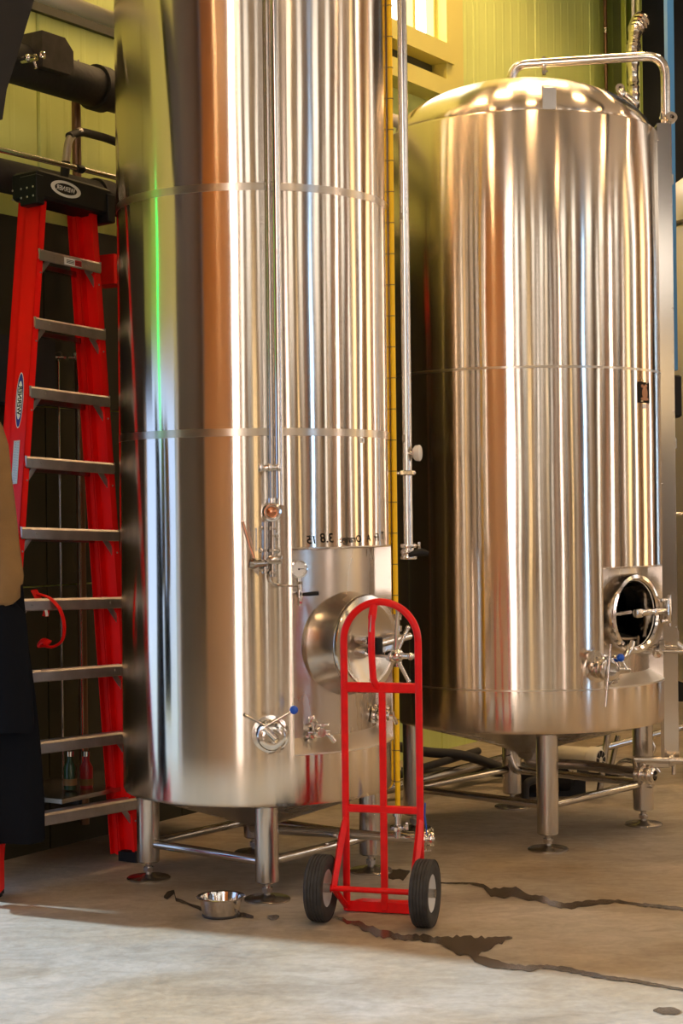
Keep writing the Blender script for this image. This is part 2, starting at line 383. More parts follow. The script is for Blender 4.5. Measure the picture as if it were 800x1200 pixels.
cols = [wood_b, cream, dark_w, mat('pale_board', (.8, .74, .66), .6), mat('tan_board', (.45, .30, .17), .6), mat('rose_board', (.66, .42, .34), .6), mat('slate_board', (.12, .15, .21), .5), mat('amber_board', (.75, .5, .2), .6)]
ti = 4
def pil(fn, a, w, z1, m_):
    global ti
    fn(a, w, z1).build('trim_%d' % ti, m_, kind='structure'); ti += 1
for a, w, mi, z1 in ( (-4.9, .4, 2, 5), (-3.2, .4, 5, 4.5), (-2.6, .3, 3, 4.5), (-2.1, .35, 0, 7.6), (-.7, .3, 7, 4.5), (-.2, .3, 2, 4.5), (.4, .5, 4, 4.5), (1.8, .25, 0, 7.6), (2.3, .5, 3, 4.5), (3.0, .4, 5, 4.5), (3.6, .3, 6, 5), (4.85, .35, 0, 5), (5.4, .4, 3, 4.5), (6.1, .3, 4, 4.5), (6.6, .25, 2, 6.5), (7.65, .4, 7, 4.5), (8.3, .4, 0, 4.5), (9.0, .5, 5, 4.5), (9.8, .25, 6, 4.5), (11.3, .5, 4, 4.5), (12.1, .5, 2, 5)):
    pil(lambda a, w, z1: rbox(MB(), a, a+w, Q1-.25, Q1-.001, 0, z1), a, w, z1, cols[mi])
for a, w, mi, z1 in ((4.72, .2, 0, 5.6), (6.45, .25, 5, 4.5), (7.65, .4, 4, 4.5), (8.4, .4, 2, 4.5), (10.5, .4, 7, 4.5), (11.2, .5, 0, 4.5), (13.0, .5, 3, 4.5), (13.8, .4, 4, 4.5)):
    pil(lambda a, w, z1: rbox(MB(), S0, S0+.25, a, a+w, 0, z1), a, w, z1, cols[mi])
for a, c, z0, z1, mm in ((4.7, 5.0, .8, 7.0, 'p'), (5.9, 6.7, .8, 5.0, 'w'), (8.4, 9.0, .6, 7.2, 'b'), (10.6, 11.6, 1, 7.2, 'w'), (13.2, 13.7, 1, 5, 'p')):  # more unseen glowing panes, added for streaks on the tanks' right sides
    f = MB(); rbox(f, S1-.06, S1, a-.05, a, z0, z1); rbox(f, S1-.06, S1, c, c+.05, z0, z1); rbox(f, S1-.06, S1, a, c, z1, z1+.05); rbox(f, S1-.06, S1, a, c, z0-.05, z0)
    f = f.build('window_%d' % wi, wood_b, kind='structure'); wi += 1  # unseen window, added for its pane's glow
    rbox(MB(), S1-.03, S1-.02, a, c, z0, z1).build('pane', {'p': wh, 'w': ye, 'b': wh}[mm], f)
for a, w, mi in ((4.2, .3, 4), (5.2, .5, 5), (7.0, .4, 0), (7.6, .5, 7), (9.3, .4, 6), (9.9, .4, 4), (12, .5, 3), (12.6, .3, 0), (14, .5, 5)):
    pil(lambda a, w, z1: rbox(MB(), S1-.25, S1-.001, a, a+w, 0, z1), a, w, 7.6, cols[mi])
for i, s_ in enumerate((-3.5, .8, 5.2, 9.4)):
    rbox(MB(), s_, s_+.25, .05, Q1-.01, CEIL-.45, CEIL-.01).build('trim_%d' % (ti+i), dark_w, kind='structure')
# unseen warm ceiling lamps, several of them added to brighten the walls
lampm = emis('unseen_warm_lamp_glow', (1, .64, .32), 52)
def lamp(s_, q, z, i, r=.24):
    c = RP(s_, q, z); t = thing('unseen_ceiling_lamp', 'unseen warm round high bay lamp hanging under the ceiling', 'lamp', Matrix.Translation(c), 'unseen high bay lamps under the ceiling')
    sub('shade', alu, t, lambda m: m.lathe([(0, .22), (.06, .22), (.07, .10), (r+.05, 0), (r+.06, -.08), (r+.05, -.08), (r+.035, 0), (.06, .08), (0, .08)], 24, Matrix.Translation(c)))
    sub('bulb', lampm, t, lambda m: m.lathe([(0, -.03), (r, -.03), (r, .0), (0, .0)], 24, Matrix.Translation(c)))
    sub('cable', blackp, t, lambda m: m.cyl(c+V((0, 0, .22)), V((c.x, c.y, CEIL)), .008, n=6))
for i, (s_, q) in enumerate(((1.8, 1.9), (5.2, 3.6), (8.6, 3.4), (11.6, 2.2), (8.8, 8.0), (3.2, 8.4), (-1.5, 4.6), (12, 6.8), (10.6, 1.0), (7.4, 1.3), (9.0, 1.0), (11.6, .9), (8.2, 1.9), (6.0, .9), (10.0, .8), (-4.4, 2.4), (12.6, .9))):
    lamp(s_, q, 6.9, i)
du = MB()
rbox(du, -1.7, -.9, 10.6, 13.3, 5.1, 7.2)  # unseen box placed so the tall tank mirrors something dark
tag(du.build('reflected_box', mat('dark_brown_metal', (.06, .03, .018), .5)), 'unseen brown hanging box, added for its dark reflection in the steel', 'duct')
nt_ = RP(4.6, .14, 2.0)
ng = thing('green_light_tube', 'upright green light tube beside the doorway left of the picture', 'lamp', nt_)
sub('tube', emis('green_glow', (.02, 1, .16), 3.0), ng, lambda m: m.cyl(nt_+V((0, 0, .05)), nt_+V((0, 0, 1.15)), .022, n=12))
sub('end_cap', blackp, ng, lambda m: m.cyl(nt_, nt_+V((0, 0, .05)), .026, n=12))
sub('end_cap', blackp, ng, lambda m: m.cyl(nt_+V((0, 0, 1.15)), nt_+V((0, 0, 1.2)), .026, n=12))

# ================================================================= TANKS
def Tf(c):
    def T(th, z, r): return V((c[0]+r*sin(th), c[1]-r*cos(th), z))
    return T
def AF(c, th, z, r):      # frame standing on the tank: z axis outwards, y up, x to the side
    o = Tf(c)(th, z, r); return frame(o, (sin(th), -cos(th), 0))
def jacket(mb, c, R, th0, th1, zl, zn, zb, zt):
    T = Tf(c); n = 256
    ths = sorted(set([round(-pi+2*pi*i/n, 5) for i in range(n)]+[round(th0, 5), round(th1, 5)]))
    rows = [(R-.02, zb), (R-.006, zb+.004), (R, zb+.02)]+[(R, z) for z in (zl, zn)]
    z = zn+.5
    while z < zt-.3: rows.append((R, z)); z += .5
    rows += [(R, zt-.012), (R-.006, zt-.003), (R-.045, zt)]
    k = len(rows); vs = [T(a, z, r) for a in ths for r, z in rows]; fs = []
    for i in range(len(ths)):
        j = (i+1) % len(ths)
        for t in range(k-1):
            if t == 3 and ths[i] >= round(th0, 5)-1e-6 and ths[i] < round(th1, 5)-1e-6: continue
            fs.append((i*k+t, j*k+t, j*k+t+1, i*k+t+1))
    mb.add(vs, fs)
def arc(mb, c, prof, th0, th1, n=64):
    T = Tf(c); vs = []; k = len(prof)
    for i in range(n+1):
        a = th0+(th1-th0)*i/n
        vs += [T(a, z, r) for r, z in prof]
    mb.add(vs, [(i*k+t, (i+1)*k+t, (i+1)*k+t+1, i*k+t+1) for i in range(n) for t in range(k-1)])
def ringat(c, z): return Matrix.Translation((c[0], c[1], z))
def ferrule(m, M, z, r):   # tri-clamp joint: two lips and a clamp with a wing nut
    m.lathe([(r*.8, z-.010), (r*1.22, z-.008), (r*1.30, z), (r*1.22, z+.008), (r*.8, z+.010)], 24, M)
def clampnut(m, M, z, r, ang=0):
    A = M @ Matrix.Translation((0, 0, z)) @ Matrix.Rotation(ang, 4, 'Z')
    m.box((r*1.45, 0, 0), (.016, .02, .018), A); m.box((-r*1.4, 0, 0), (.014, .016, .016), A)
    m.cyl((A @ V((r*1.4, -.03, 0))), (A @ V((r*1.4, .028, 0))), .0035, n=8)
    m.box((r*1.4, -.034, 0), (.006, .010, .030), A)

# ---------------------------------------------------------------- left tank
C1 = (-.372, 7.45); R1 = .590; T1 = Tf(C1)
def tank(name, label, c, R, Ri, th, zl, zl2, zn, zb, zt, seams, legs_a, legs_r, dome_h, dome_r, leg_w, brace_z):
    t = thing(name, label, 'tank', Matrix.Translation((c[0], c[1], 0)))
    T = Tf(c); th0, th1 = th
    sub('jacket', steel, t, lambda m: jacket(m, c, R, th0, th1, zl, zn, zb, zt))
    for z, h in seams:
        def band(m, z=z, h=h):
            pr = [(R-.002, z-h/2), (R+.0012, z-h/2+.002), (R+.0012, z+h/2-.002), (R-.002, z+h/2)]
            if zl < z < zn: arc(m, c, pr, th1, th0+2*pi, 220)
            else: m.lathe(pr, 256, ringat(c, 0))
        sub('seam_band', steel_weld, t, band)
    # dome
    def dome(m):
        pr = [(R-.05, zt-.001), (dome_r, zt-.001)]
        for i in range(0, 31):
            t = pi/2*i/30; r = dome_r*cos(t) if i < 30 else 0
            pr.append((r, zt+.008+(dome_h-.008)*(1-(r/dome_r)**2.05)**(1/1.75)))
        m.lathe(pr, 192, ringat(c, 0))
    sub('dome', steel, t, dome, smooth=80)
    # sloping bottom and outlet
    sub('bottom_cone', steel_plain, t, lambda m: m.lathe([(R-.022, zb), (R-.06, zb-.01), (.2, zb-.12), (.06, zb-.17), (.045, zb-.2), (0, zb-.2)], 96, ringat(c, 0)))
    # recess
    def reveal(m):
        for a in (th0, th1):
            m.add([T(a, zl, R), T(a, zn, R), T(a, zn, Ri), T(a, zl2, Ri)], [(0, 1, 2, 3)])
        arc(m, c, [(R, zn), (R-.004, zn-.004), (Ri, zn-.004)], th0, th1)
        arc(m, c, [(R, zn+.005), (R+.0015, zn+.004), (R+.0015, zn), (R-.01, zn)], th0, th1)
    sub('recess_edge', steel_plain, t, reveal)
    sub('ledge', mat('bright_ledge_steel', (.82, .77, .68), .34, 1), t, lambda m: arc(m, c, [(Ri, zl2), (R+.002, zl+.002), (R+.002, zl-.004), (R-.002, zl-.006)], th0, th1), smooth=15)
    # legs
    for a in legs_a:
        p = V((c[0]+legs_r*sin(a), c[1]-legs_r*cos(a), 0)); lb = .075
        lg = sub('leg', steel_leg, t, lambda m: m.cyl(p+V((0, 0, lb)), p+V((0, 0, zb+.02)), leg_w, n=40, bev=.004))
        sub('foot', pipe_d, lg, lambda m: (m.cyl(p+V((0, 0, .005)), p+V((0, 0, lb+.002)), .014, n=12), m.cyl(p+V((0, 0, .034)), p+V((0, 0, .052)), .024, n=6),
            m.lathe([(0, .022), (.025, .022), (.035, .014), (.090, .010), (.095, .006), (.095, 0), (0, 0)], 40, Matrix.Translation(p))))
    for i, a in enumerate(legs_a):
        a2 = legs_a[(i+1) % 4]
        p = V((c[0]+legs_r*sin(a), c[1]-legs_r*cos(a), brace_z)); q = V((c[0]+legs_r*sin(a2), c[1]-legs_r*cos(a2), brace_z))
        u = (q-p).normalized(); w = leg_w*.95
        sub('cross_brace', pipe_m, t, lambda m: m.cyl(p+u*w, q-u*w, .019, n=20))
    return t
th_L = (R_(16.8), R_(81))
la = R_(6)
t1 = tank('fermentation_tank', 'taller brushed steel tank beside the ladder, with closed round hatch and marker writing', C1, R1, .515, th_L,
            .602, .660, 1.434, .392, 4.75, [(1.906, .034), (2.894, .034), (3.88, .034)], [la, la+pi/2, la+pi, la-pi/2], .485, .35, .53, .049, .155)
# inner wall of the recess
sub('inner_wall', steel_plain, t1, lambda m: arc(m, C1, [(.515, .655), (.515, 1.45)], R_(14), R_(84)))

# hatch
thm = R_(50.5); zm = 1.033
M = AF(C1, thm, zm, 0)
def rel(z): return M @ Matrix.Translation((0, 0, z))
hatch = sub('hatch_neck', steel_plain, t1, lambda m: m.lathe([(.238, .40), (.238, .475), (.232, .485), (.214, .52), (.202, .56), (.196, .60), (.178, .606), (.16, .60), (.16, .5)], 72, M))
sub('hatch_rim', pipe_m, hatch, lambda m: m.lathe([(.196, .590), (.203, .594), (.205, .604), (.200, .614), (.170, .616)], 72, M))
sub('hatch_door', steel_plain, hatch, lambda m: m.lathe([(.176, .604), (.170, .622), (.155, .618), (.14, .606), (.08, .592), (0, .588)], 72, M))
sub('hatch_arm', chrome, hatch, lambda m: (m.tube([M @ V((.02, -.0, .655)), M @ V((.23, .02, .655))], .017, n=14),
    m.box((.0, 0, .625), (.06, .035, .05), M, .006), m.cyl(M @ V((-.055, .02, .60)), M @ V((-.055, .02, .655)), .018, n=16), m.cyl(M @ V((-.055, -.028, .60)), M @ V((-.055, -.028, .655)), .018, n=16)))
sub('black_pad', blackp, hatch, lambda m: m.box((-.005, -.005, .672), (.034, .07, .03), M, .004))
def wheel(m):
    A = M @ Matrix.Translation((.035, -.045, .73))
    m.lathe([(0, -.035), (.024, -.035), (.028, -.02), (.028, .02), (.020, .03), (0, .032)], 20, A)
    m.cyl(A @ V((0, 0, -.12)), A @ V((0, 0, .075)), .012, n=14); m.sph(A @ V((0, 0, .08)), .016)
    for a in (97, 62, -62, 180):
        l = .19 if a == 97 else .125; d = V((cos(R_(a)), sin(R_(a)), .18))
        if a == 180: d = V((-.8, -.1, .1)); l = .05
        m.tube([A @ V((0, 0, 0)), A @ (d*l)], [.009, .008], n=12); m.sph(A @ (d*l), .010)
sub('hand_wheel', chrome, hatch, wheel)
def hinge(m):
    A = M @ Matrix.Translation((.218, 0, .60))
    m.cyl(A @ V((0, -.11, 0)), A @ V((0, .11, 0)), .012, n=14)
    for y in (-.10, -.05, .05, .10): m.lathe([(.008, -.012), (.02, -.012), (.02, .012), (.008, .012)], 16, A @ Matrix.Translation((0, y, 0)) @ Matrix.Rotation(pi/2, 4, 'X'))
    m.box((-.02, .07, 0), (.05, .03, .02), A); m.box((-.02, -.07, 0), (.05, .03, .02), A)
sub('hatch_hinge', chrome, hatch, hinge)

# sample valve at lower left with blue knob
hp = HIT(317, 860, C1, R1); th = math.atan2(hp.x-C1[0], -(hp.y-C1[1]))
A = AF(C1, th, hp.z, R1)
sv = sub('butterfly_valve', chrome, t1, lambda m: (m.lathe([(.0, -.003), (.075, -.003), (.075, .004), (.06, .007), (.05, .03), (.05, .055), (.058, .058), (.060, .066), (.055, .074), (.042, .078), (.040, .10), (.047, .104), (.047, .118), (.036, .122), (.024, .122), (.024, .09), (0, .09)], 48, A),
    clampnut(m, A, .066, .045, R_(-70)), clampnut(m, A, .11, .034, R_(120))))
sub('lever', chrome, sv, lambda m: m.tube([A @ V((-.005, .02, .10)), A @ V((-.045, .055, .11)), A @ V((-.115, .095, .12))], [.010, .010, .013], n=12, flat=(1, .55)))
sub('handle', chrome, sv, lambda m: (m.tube([A @ V((-.03, .045, .115)), A @ V((.075, .105, .13))], .0055, n=10), m.tube([A @ V((-.035, .04, .115)), A @ V((.01, -.005, .125))], .013, n=12)))
sub('knob', blue_p, sv, lambda m: m.sph(A @ V((.082, .109, .131)), .0175))

# small sample valve in the recess
def small_valve(c, r, x, y, mirror=1):
    hp = HIT(x, y, c, r); th = math.atan2(hp.x-c[0], -(hp.y-c[1])); A = AF(c, th, hp.z, r)
    v = sub('sample_valve', chrome, t1, lambda m: (m.cyl(A @ V((0, 0, -.01)), A @ V((0, 0, .06)), .016, n=18), ferrule(m, A, .012, .026), m.sph(A @ V((0, 0, .06)), .026), m.cyl(A @ V((0, 0, .06)), A @ V((0, 0, .095)), .018, n=16),
        m.cyl(A @ V((-.05*mirror, .0, .06)), A @ V((.05*mirror, 0, .06)), .007, n=10), clampnut(m, A, .012, .024, R_(35))))
    sub('spout', chrome, v, lambda m: m.tube([A @ V((0, 0, .075)), A @ V((.035*mirror, -.01, .085)), A @ V((.058*mirror, -.04, .09))], .010, n=12, fillet=.02))
    sub('handle', chrome, v, lambda m: (m.cyl(A @ V((-.02*mirror, .01, .06)), A @ V((-.028*mirror, .045, .06)), .006, n=10), m.box((-.03*mirror, .055, .06), (.030, .026, .016), A, .004), m.box((.03*mirror, .025, .06), (.04, .014, .014), A, .003)))
small_valve(C1, .515, 365, 856)
small_valve(C1, .515, 436, 838)

# the pair of riser pipes with sight glass, valves, gauge
def front(x, y, off): return HIT(x, y, C1, R1+off)
def vpipe(m, x, y0, y1, off, r, n=16, zt=None):
    a = front(x, y0, off); b2 = V((a.x, a.y, front(x, y1, off).z)); a = V((a.x, a.y, zt if zt else a.z)); m.cyl(a, b2, r, n=n); return a, b2
sub('riser_pipe', pipe_d, t1, lambda m: vpipe(m, 312, 0, 655, .045, .0105, zt=4.72))
rp2 = sub('riser_pipe', pipe_m, t1, lambda m: vpipe(m, 321, 0, 592, .06, .0165, zt=4.72))
rp2['label'] = 'thicker bright riser pipe'
def onfr(x, y, off=.06): return frame(front(x, y, off), (0, -1, 0))
def clampbar(m, y):
    A = onfr(316, y); m.box((0, 0, .0), (.088, .020, .018), A, .003); 
    for x in (-.036, .0, .036): m.box((x, 0, .012), (.014, .030, .016), A, .002)
    m.cyl(A @ V((.012, 0, 0)), A @ V((.012, 0, -.07)), .006, n=8)
sub('pipe_clamp', chrome, t1, lambda m: clampbar(m, 548))
A = onfr(318.5, 600, .075)
sgl = sub('sight_glass', chrome, t1, lambda m: (m.lathe([(.022, -.02), (.038, -.02), (.040, 0), (.038, .014), (.030, .018), (.027, .010), (.027, .004), (0, .004)], 36, A), m.cyl(A @ V((0, .037, 0)), A @ V((0, .055, 0)), .016, n=14), m.box((.0, .037, .0), (.03, .016, .02), A)))
sub('lens', copper, sgl, lambda m: m.lathe([(0, .012), (.012, .011), (.023, .0055), (.023, .004)], 28, A))
def valvestack(m):
    for (x, y, w, h, d) in ((309, 619, .028, .016, .02), (320, 619, .026, .016, .024), (323, 628, .018, .040, .02), (308, 645, .03, .018, .022), (322, 645, .040, .018, .026), (322, 656, .062, .032, .036), (311, 657, .024, .05, .026), (310, 668, .026, .022, .022), (320, 671, .024, .024, .024)):
        B = onfr(x, y, .065); m.box((0, 0, 0), (w, h, d), B, .004); m.cyl(B @ V((-w*.42, 0, d*.5)), B @ V((-w*.42, 0, d*.5+.012)), .006, n=8); m.cyl(B @ V((w*.42, 0, d*.5)), B @ V((w*.42, 0, d*.5+.012)), .006, n=8)
    a, b2 = front(311, 612, .065), front(311, 672, .065); m.cyl(a, b2, .015, n=16)
    a, b2 = front(320, 608, .065), front(320, 676, .065); m.cyl(a, b2, .013, n=16)
    m.tube([front(311, 660, .07), front(299, 661, .09)], .016, n=14)
    m.lathe([(0, -.012), (.016, -.012), (.022, 0), (.018, .018), (0, .02)], 20, frame(front(297, 661, .09), (-1, -.3, .2)))
    m.tube([front(310, 668, .07), front(301, 668, .085)], .006, n=8); m.prism([(-.002, -.022), (.02, -.005), (.02, .005), (-.002, .022)], .005, frame(front(300, 668, .09), (0, -1, 0), (0, 0, 1)) @ Matrix.Rotation(pi, 4, 'Z') @ Matrix.Translation((-.01, 0, 0)))
vsn = sub('valve_block', mat('shadowed_fitting_steel', (.46, .42, .37), .2, 1), t1, valvestack)  # fittings coloured darker to bring shade into their gaps
sub('handle', copper, vsn, lambda m: m.tube([front(297, 654, .11), front(292, 640, .115), front(284, 611, .12)], [.011, .009, .011], n=12, flat=(1, .6)))
sub('latch', pipe_d, vsn, lambda m: m.box((0, 0, 0), (.008, .09, .006), onfr(300, 632, .09)))
sub('capillary_tube', pipe_m, t1, lambda m: m.tube([front(317, 668, .07), front(315, 681, .065), front(326, 686, .05), HIT(352, 687, C1, .56)], .0042, n=8, fillet=.03))
gp = HIT(350, 667, C1, .585); A = frame(gp, (.12, -1, 0))
pg = sub('pressure_gauge', chrome, t1, lambda m: (m.lathe([(0, -.025), (.032, -.025), (.036, -.015), (.036, .006), (.030, .008), (.030, .003), (0, .003)], 36, A), m.tube([A @ V((0, -.03, -.01)), A @ V((.004, -.12, -.01)), A @ V((.004, -.148, -.01))], .0085, n=12),
    m.cyl(A @ V((.003, -.05, -.01)), A @ V((.003, -.062, -.01)), .013, n=6), m.cyl(A @ V((.003, -.09, -.01)), A @ V((.003, -.115, -.01)), .013, n=10), m.cyl(A @ V((.004, -.1, -.01)), A @ V((.004, -.1, -.08)), .007, n=8), m.cyl(A @ V((.003, -.13, -.01)), A @ V((.003, -.14, -.01)), .011, n=6)))
def gface(m): m.lathe([(0, .0045), (.030, .0045), (.030, .003)], 32, A)
sub('dial', white_l, pg, gface)
def gneedle(m):
    m.box((.009, .001, .0062), (.026, .0022, .001), A); m.lathe([(0, .0075), (.004, .0075), (.004, .005)], 10, A)
    for k in range(9):
        a = R_(-40+k*32.5); B = A @ Matrix.Rotation(a, 4, 'Z'); m.box((.0255, 0, .0055), (.004, .0012, .001), B)
sub('needle', ink, pg, gneedle)
sub('handle', blackp, pg, lambda m: m.tube([A @ V((.012, -.102, .012)), A @ V((.04, -.100, .016)), A @ V((.078, -.098, .018))], [.006, .0085, .0085], n=12))

# marker writing (reversed, as in the picture) bent onto the jacket
def on_jacket(body, xpx, ypx, size, c, R, mirror=True, shear=0, off=.0012, bold=0, rot=0):
    vs, fs = text_geo(body, size, bold); hp = HIT(xpx, ypx, c, R); th = math.atan2(hp.x-c[0], -(hp.y-c[1]))
    out = []
    for v in vs:
        x, y = v.x+shear*v.y, v.y
        if mirror: x = -x
        x, y = x*cos(rot)-y*sin(rot), x*sin(rot)+y*cos(rot)
        out.append(Tf(c)(th+x/R, hp.z+y, R+off))
    return out, fs
for (b_, x, y, s_, bd) in (('3.8', 383, 631, .054, .0004), ('15', 365, 633, .046, .0004), ('Orange', 411, 632, .042, 0.0002), ('A', 432, 631, .042, 0), ('Fr', 441, 630, .046, 0), ('T', 448, 628, .046, 0)):
    sub('marker_writing', ink, t1, lambda m: m.add(*on_jacket(b_, x, y, s_, C1, R1, True, .12, bold=bd)), smooth=0)
def patch(m, x, y, w, h, c, R, off=.001, n=6):
    hp = HIT(x, y, c, R); th = math.atan2(hp.x-c[0], -(hp.y-c[1])); T = Tf(c); vs = []
    for i in range(n+1):
        a = th+(i/n-.5)*w/R; vs += [T(a, hp.z-h/2, R+off), T(a, hp.z+h/2, R+off)]
    m.add(vs, [(2*i, 2*i+2, 2*i+3, 2*i+1) for i in range(n)])
    return th, hp.z
st = sub('sticker', white_l, t1, lambda m: patch(m, 423.5, 516, .034, .021, C1, R1, .002))
sub('print', ink, st, lambda m: m.add(*on_jacket('4', 424, 516, .014, C1, R1, True, 0, .003)), smooth=0)

# sight tube beside the tank (yellow with rings)
ytop = P(456, 0, 7.40); ybot = P(466, 948, 7.40); 
yt = thing('sight_tube', 'long thin yellow upright tube with dark rings along the right of the taller tank', 'tube', Matrix.Translation(ybot))
sub('tube', yellow, yt, lambda m: m.cyl(ybot, V((ytop.x, ytop.y, 4.6)), .0115, n=14))
def rings(m):
    z = ybot.z+.12
    while z < 4.5:
        m.lathe([(.0112, -.0016), (.0130, -.0016), (.0130, .0016), (.0112, .0016)], 14, Matrix.Translation(V((ybot.x+(ytop.x-ybot.x)*(z-ybot.z)/(ytop.z-ybot.z), ybot.y, z)))); z += .1345
sub('ring_marks', wood_b, yt, rings)['kind'] = 'stuff'
# thin steel guard rod beside it, part of the tank
sub('guard_rod', pipe_m, t1, lambda m: m.cyl(P(460, 636, 7.42), V((P(453, 0, 7.42).x, 7.42, 4.6)), .006, n=10))

# outlet pipe under the tank with blue lever
o0 = V((C1[0], C1[1], .235)); o1 = P(500, 983, 7.15)
ov = sub('outlet_pipe', pipe_m, t1, lambda m: (m.tube([V((C1[0], C1[1], .24)), V((C1[0]+.02, C1[1]-.03, o1.z)), o1], .020, n=18, fillet=.09), m.cyl(P(466, 948, 7.15), P(466, 982, 7.15), .013, n=14), m.lathe([(0, -.004), (.022, -.004), (.022, .01), (0, .01)], 20, frame(P(466, 955, 7.15), (0, 0, 1)))))
def outl(m):
    A = frame(o1, (1, -.03, 0)); 
    for z in (-.008, .020): ferrule(m, A, z, .027)
    m.lathe([(0, -.03), (.026, -.03), (.026, .03), (.018, .034), (.018, .01), (0, .01)], 24, A)
    clampnut(m, A, 0, .026, R_(-60)); clampnut(m, A, .02, .026, R_(40))
def outl_b(m):
    B = frame(P(466, 970, 7.15), (0, 0, 1)); ferrule(m, B, 0, .026); clampnut(m, B, 0, .028, R_(170)); m.box((.045, 0, 0), (.04, .012, .02), B, .003); m.box((-.05, 0, .004), (.03, .016, .026), B, .004)
ovf = sub('outlet_valve', chrome, t1, outl); sub('clamp', chrome, t1, outl_b)
sub('lever', blue_p, ovf, lambda m: m.tube([P(500, 978, 7.1), P(499, 968, 7.1), P(497, 955, 7.1), P(498, 941, 7.1)], [.006, .014, .016, .013], n=12, flat=(.95, .3)))

# cleaning pipe that runs down between the tanks
cp = thing('cleaning_pipe', 'upright steel pipe between the two big tanks ending in a clamped valve', 'pipe', P(477, 655, 7.55))
pb = P(478, 640, 7.55); pt = P(470.5, 0, 7.55)
sub('pipe', pipe_m, cp, lambda m: m.cyl(pb, V((pt.x, pt.y, 4.9)), .0215, n=24))
def vend(m):
    A = frame(P(478, 650, 7.55), (0, 0, 1)); m.lathe([(0, -.02), (.026, -.02), (.026, .045), (0, .045)], 24, A)
    for z in (-.012, .012, .038): ferrule(m, A, z, .030)
    clampnut(m, A, .04, .030, R_(150)); clampnut(m, A, .01, .032, R_(10)); m.box((-.045, 0, 0), (.035, .03, .03), A, .006)
vv = sub('valve', chrome, cp, vend)
sub('handle', blackp, vv, lambda m: m.tube([P(479, 650, 7.5), P(488, 648, 7.5), P(494, 647, 7.5), P(502, 649, 7.5)], [.012, .020, .022, .012], n=12, flat=(.8, .8)))
sub('bracket', chrome, cp, lambda m: (m.cyl(P(456, 555, 7.5), P(478, 554, 7.52), .008, n=10), m.box(tuple(P(476, 554, 7.52)), (.06, .05, .022), None, .004), m.sph(P(462, 555, 7.5), .011), m.sph(P(484, 554, 7.52), .012)))
kn = sub('stem', chrome, cp, lambda m: m.cyl(P(478, 531, 7.53), P(486, 531, 7.53), .008, n=10))
sub('knob', white_p, cp, lambda m: m.lathe([(0, 0), (.022, 0), (.034, .010), (.036, .030), (.028, .036), (0, .036)], 24, frame(P(484, 531, 7.53), (1, -.25, 0))))

# ---------------------------------------------------------------- right tank
C2 = (.915, 8.50); R2 = .674; T2 = Tf(C2)
th_R = (R_(25.5), R_(73))
a0 = math.atan2(.9416-C2[0], -(7.90-C2[1]))
t2 = tank('brewing_tank', 'shorter brushed steel tank with full dome in view, open round hatch and small dark sticker', C2, R2, .60, th_R,
          .752, .800, 1.305, .545, 3.42, [(2.236, .014), (.748, .010)], [a0, a0+pi/2, a0+pi, a0-pi/2], .575, .272, .638, .051, .205)
thh = R_(44); zh = 1.085
M2 = AF(C2, thh, zh, 0)
def inner2(m):
    T = T2; na, nz = 90, 44; t0, t1_ = R_(23), R_(78); z0, z1 = .795, 1.31; vs = []; 
    for i in range(na+1):
        for j in range(nz+1): vs.append(T(t0+(t1_-t0)*i/na, z0+(z1-z0)*j/nz, .60))
    iv = M2.inverted(); fs = []
    for i in range(na):
        for j in range(nz):
            q = (i*(nz+1)+j, (i+1)*(nz+1)+j, (i+1)*(nz+1)+j+1, i*(nz+1)+j+1)
            cc = iv @ (sum((vs[k] for k in q), V())/4)
            if math.hypot(cc.x, cc.y) > .168: fs.append(q)
    m.add(vs, fs)
sub('inner_wall', steel_plain, t2, inner2)
h2 = sub('hatch_ring', chrome, t2, lambda m: m.lathe([(.155, .50), (.155, .62), (.158, .668), (.168, .676), (.184, .672), (.188, .660), (.188, .62), (.185, .57)], 80, M2))
sub('dark_inside', dark_in, h2, lambda m: m.lathe([(.156, .51), (.30, .46), (.42, .10), (.40, -.20), (0, -.25)], 40, M2))  # hatch interior coloured dark for the shade within the tank
sub('gasket', white_p, h2, lambda m: m.torus(M2 @ Matrix.Translation((0, 0, .655)), .159, .004, 60, 8))
sub('hatch_arm', chrome, h2, lambda m: (m.box((.085, .005, .69), (.27, .028, .018), M2, .005), m.box((-.03, .005, .70), (.05, .04, .03), M2, .006), m.box((.10, .005, .70), (.03, .034, .03), M2, .004)))
sub('hatch_hinge', chrome, h2, lambda m: (m.box((.222, .005, .69), (.03, .12, .03), M2, .006), m.box((.20, .055, .68), (.06, .018, .03), M2, .004), m.box((.20, -.045, .68), (.06, .018, .03), M2, .004), m.cyl(M2 @ V((.235, -.07, .69)), M2 @ V((.235, .08, .69)), .009, n=12)))
sub('door_inside', steel_plain, h2, lambda m: (m.tube([M2 @ V((-.13, .045, .50)), M2 @ V((.03, .085, .48))], .012, n=12), m.tube([M2 @ V((-.12, -.01, .56)), M2 @ V((.1, .0, .56))], .010, n=12),
    m.lathe([(0, 0), (.12, .005), (.14, .02), (.14, .03), (.12, .02), (0, .015)], 40, M2 @ Matrix.Translation((.03, -.115, .48)) @ Matrix.Rotation(R_(-78), 4, 'X'))))
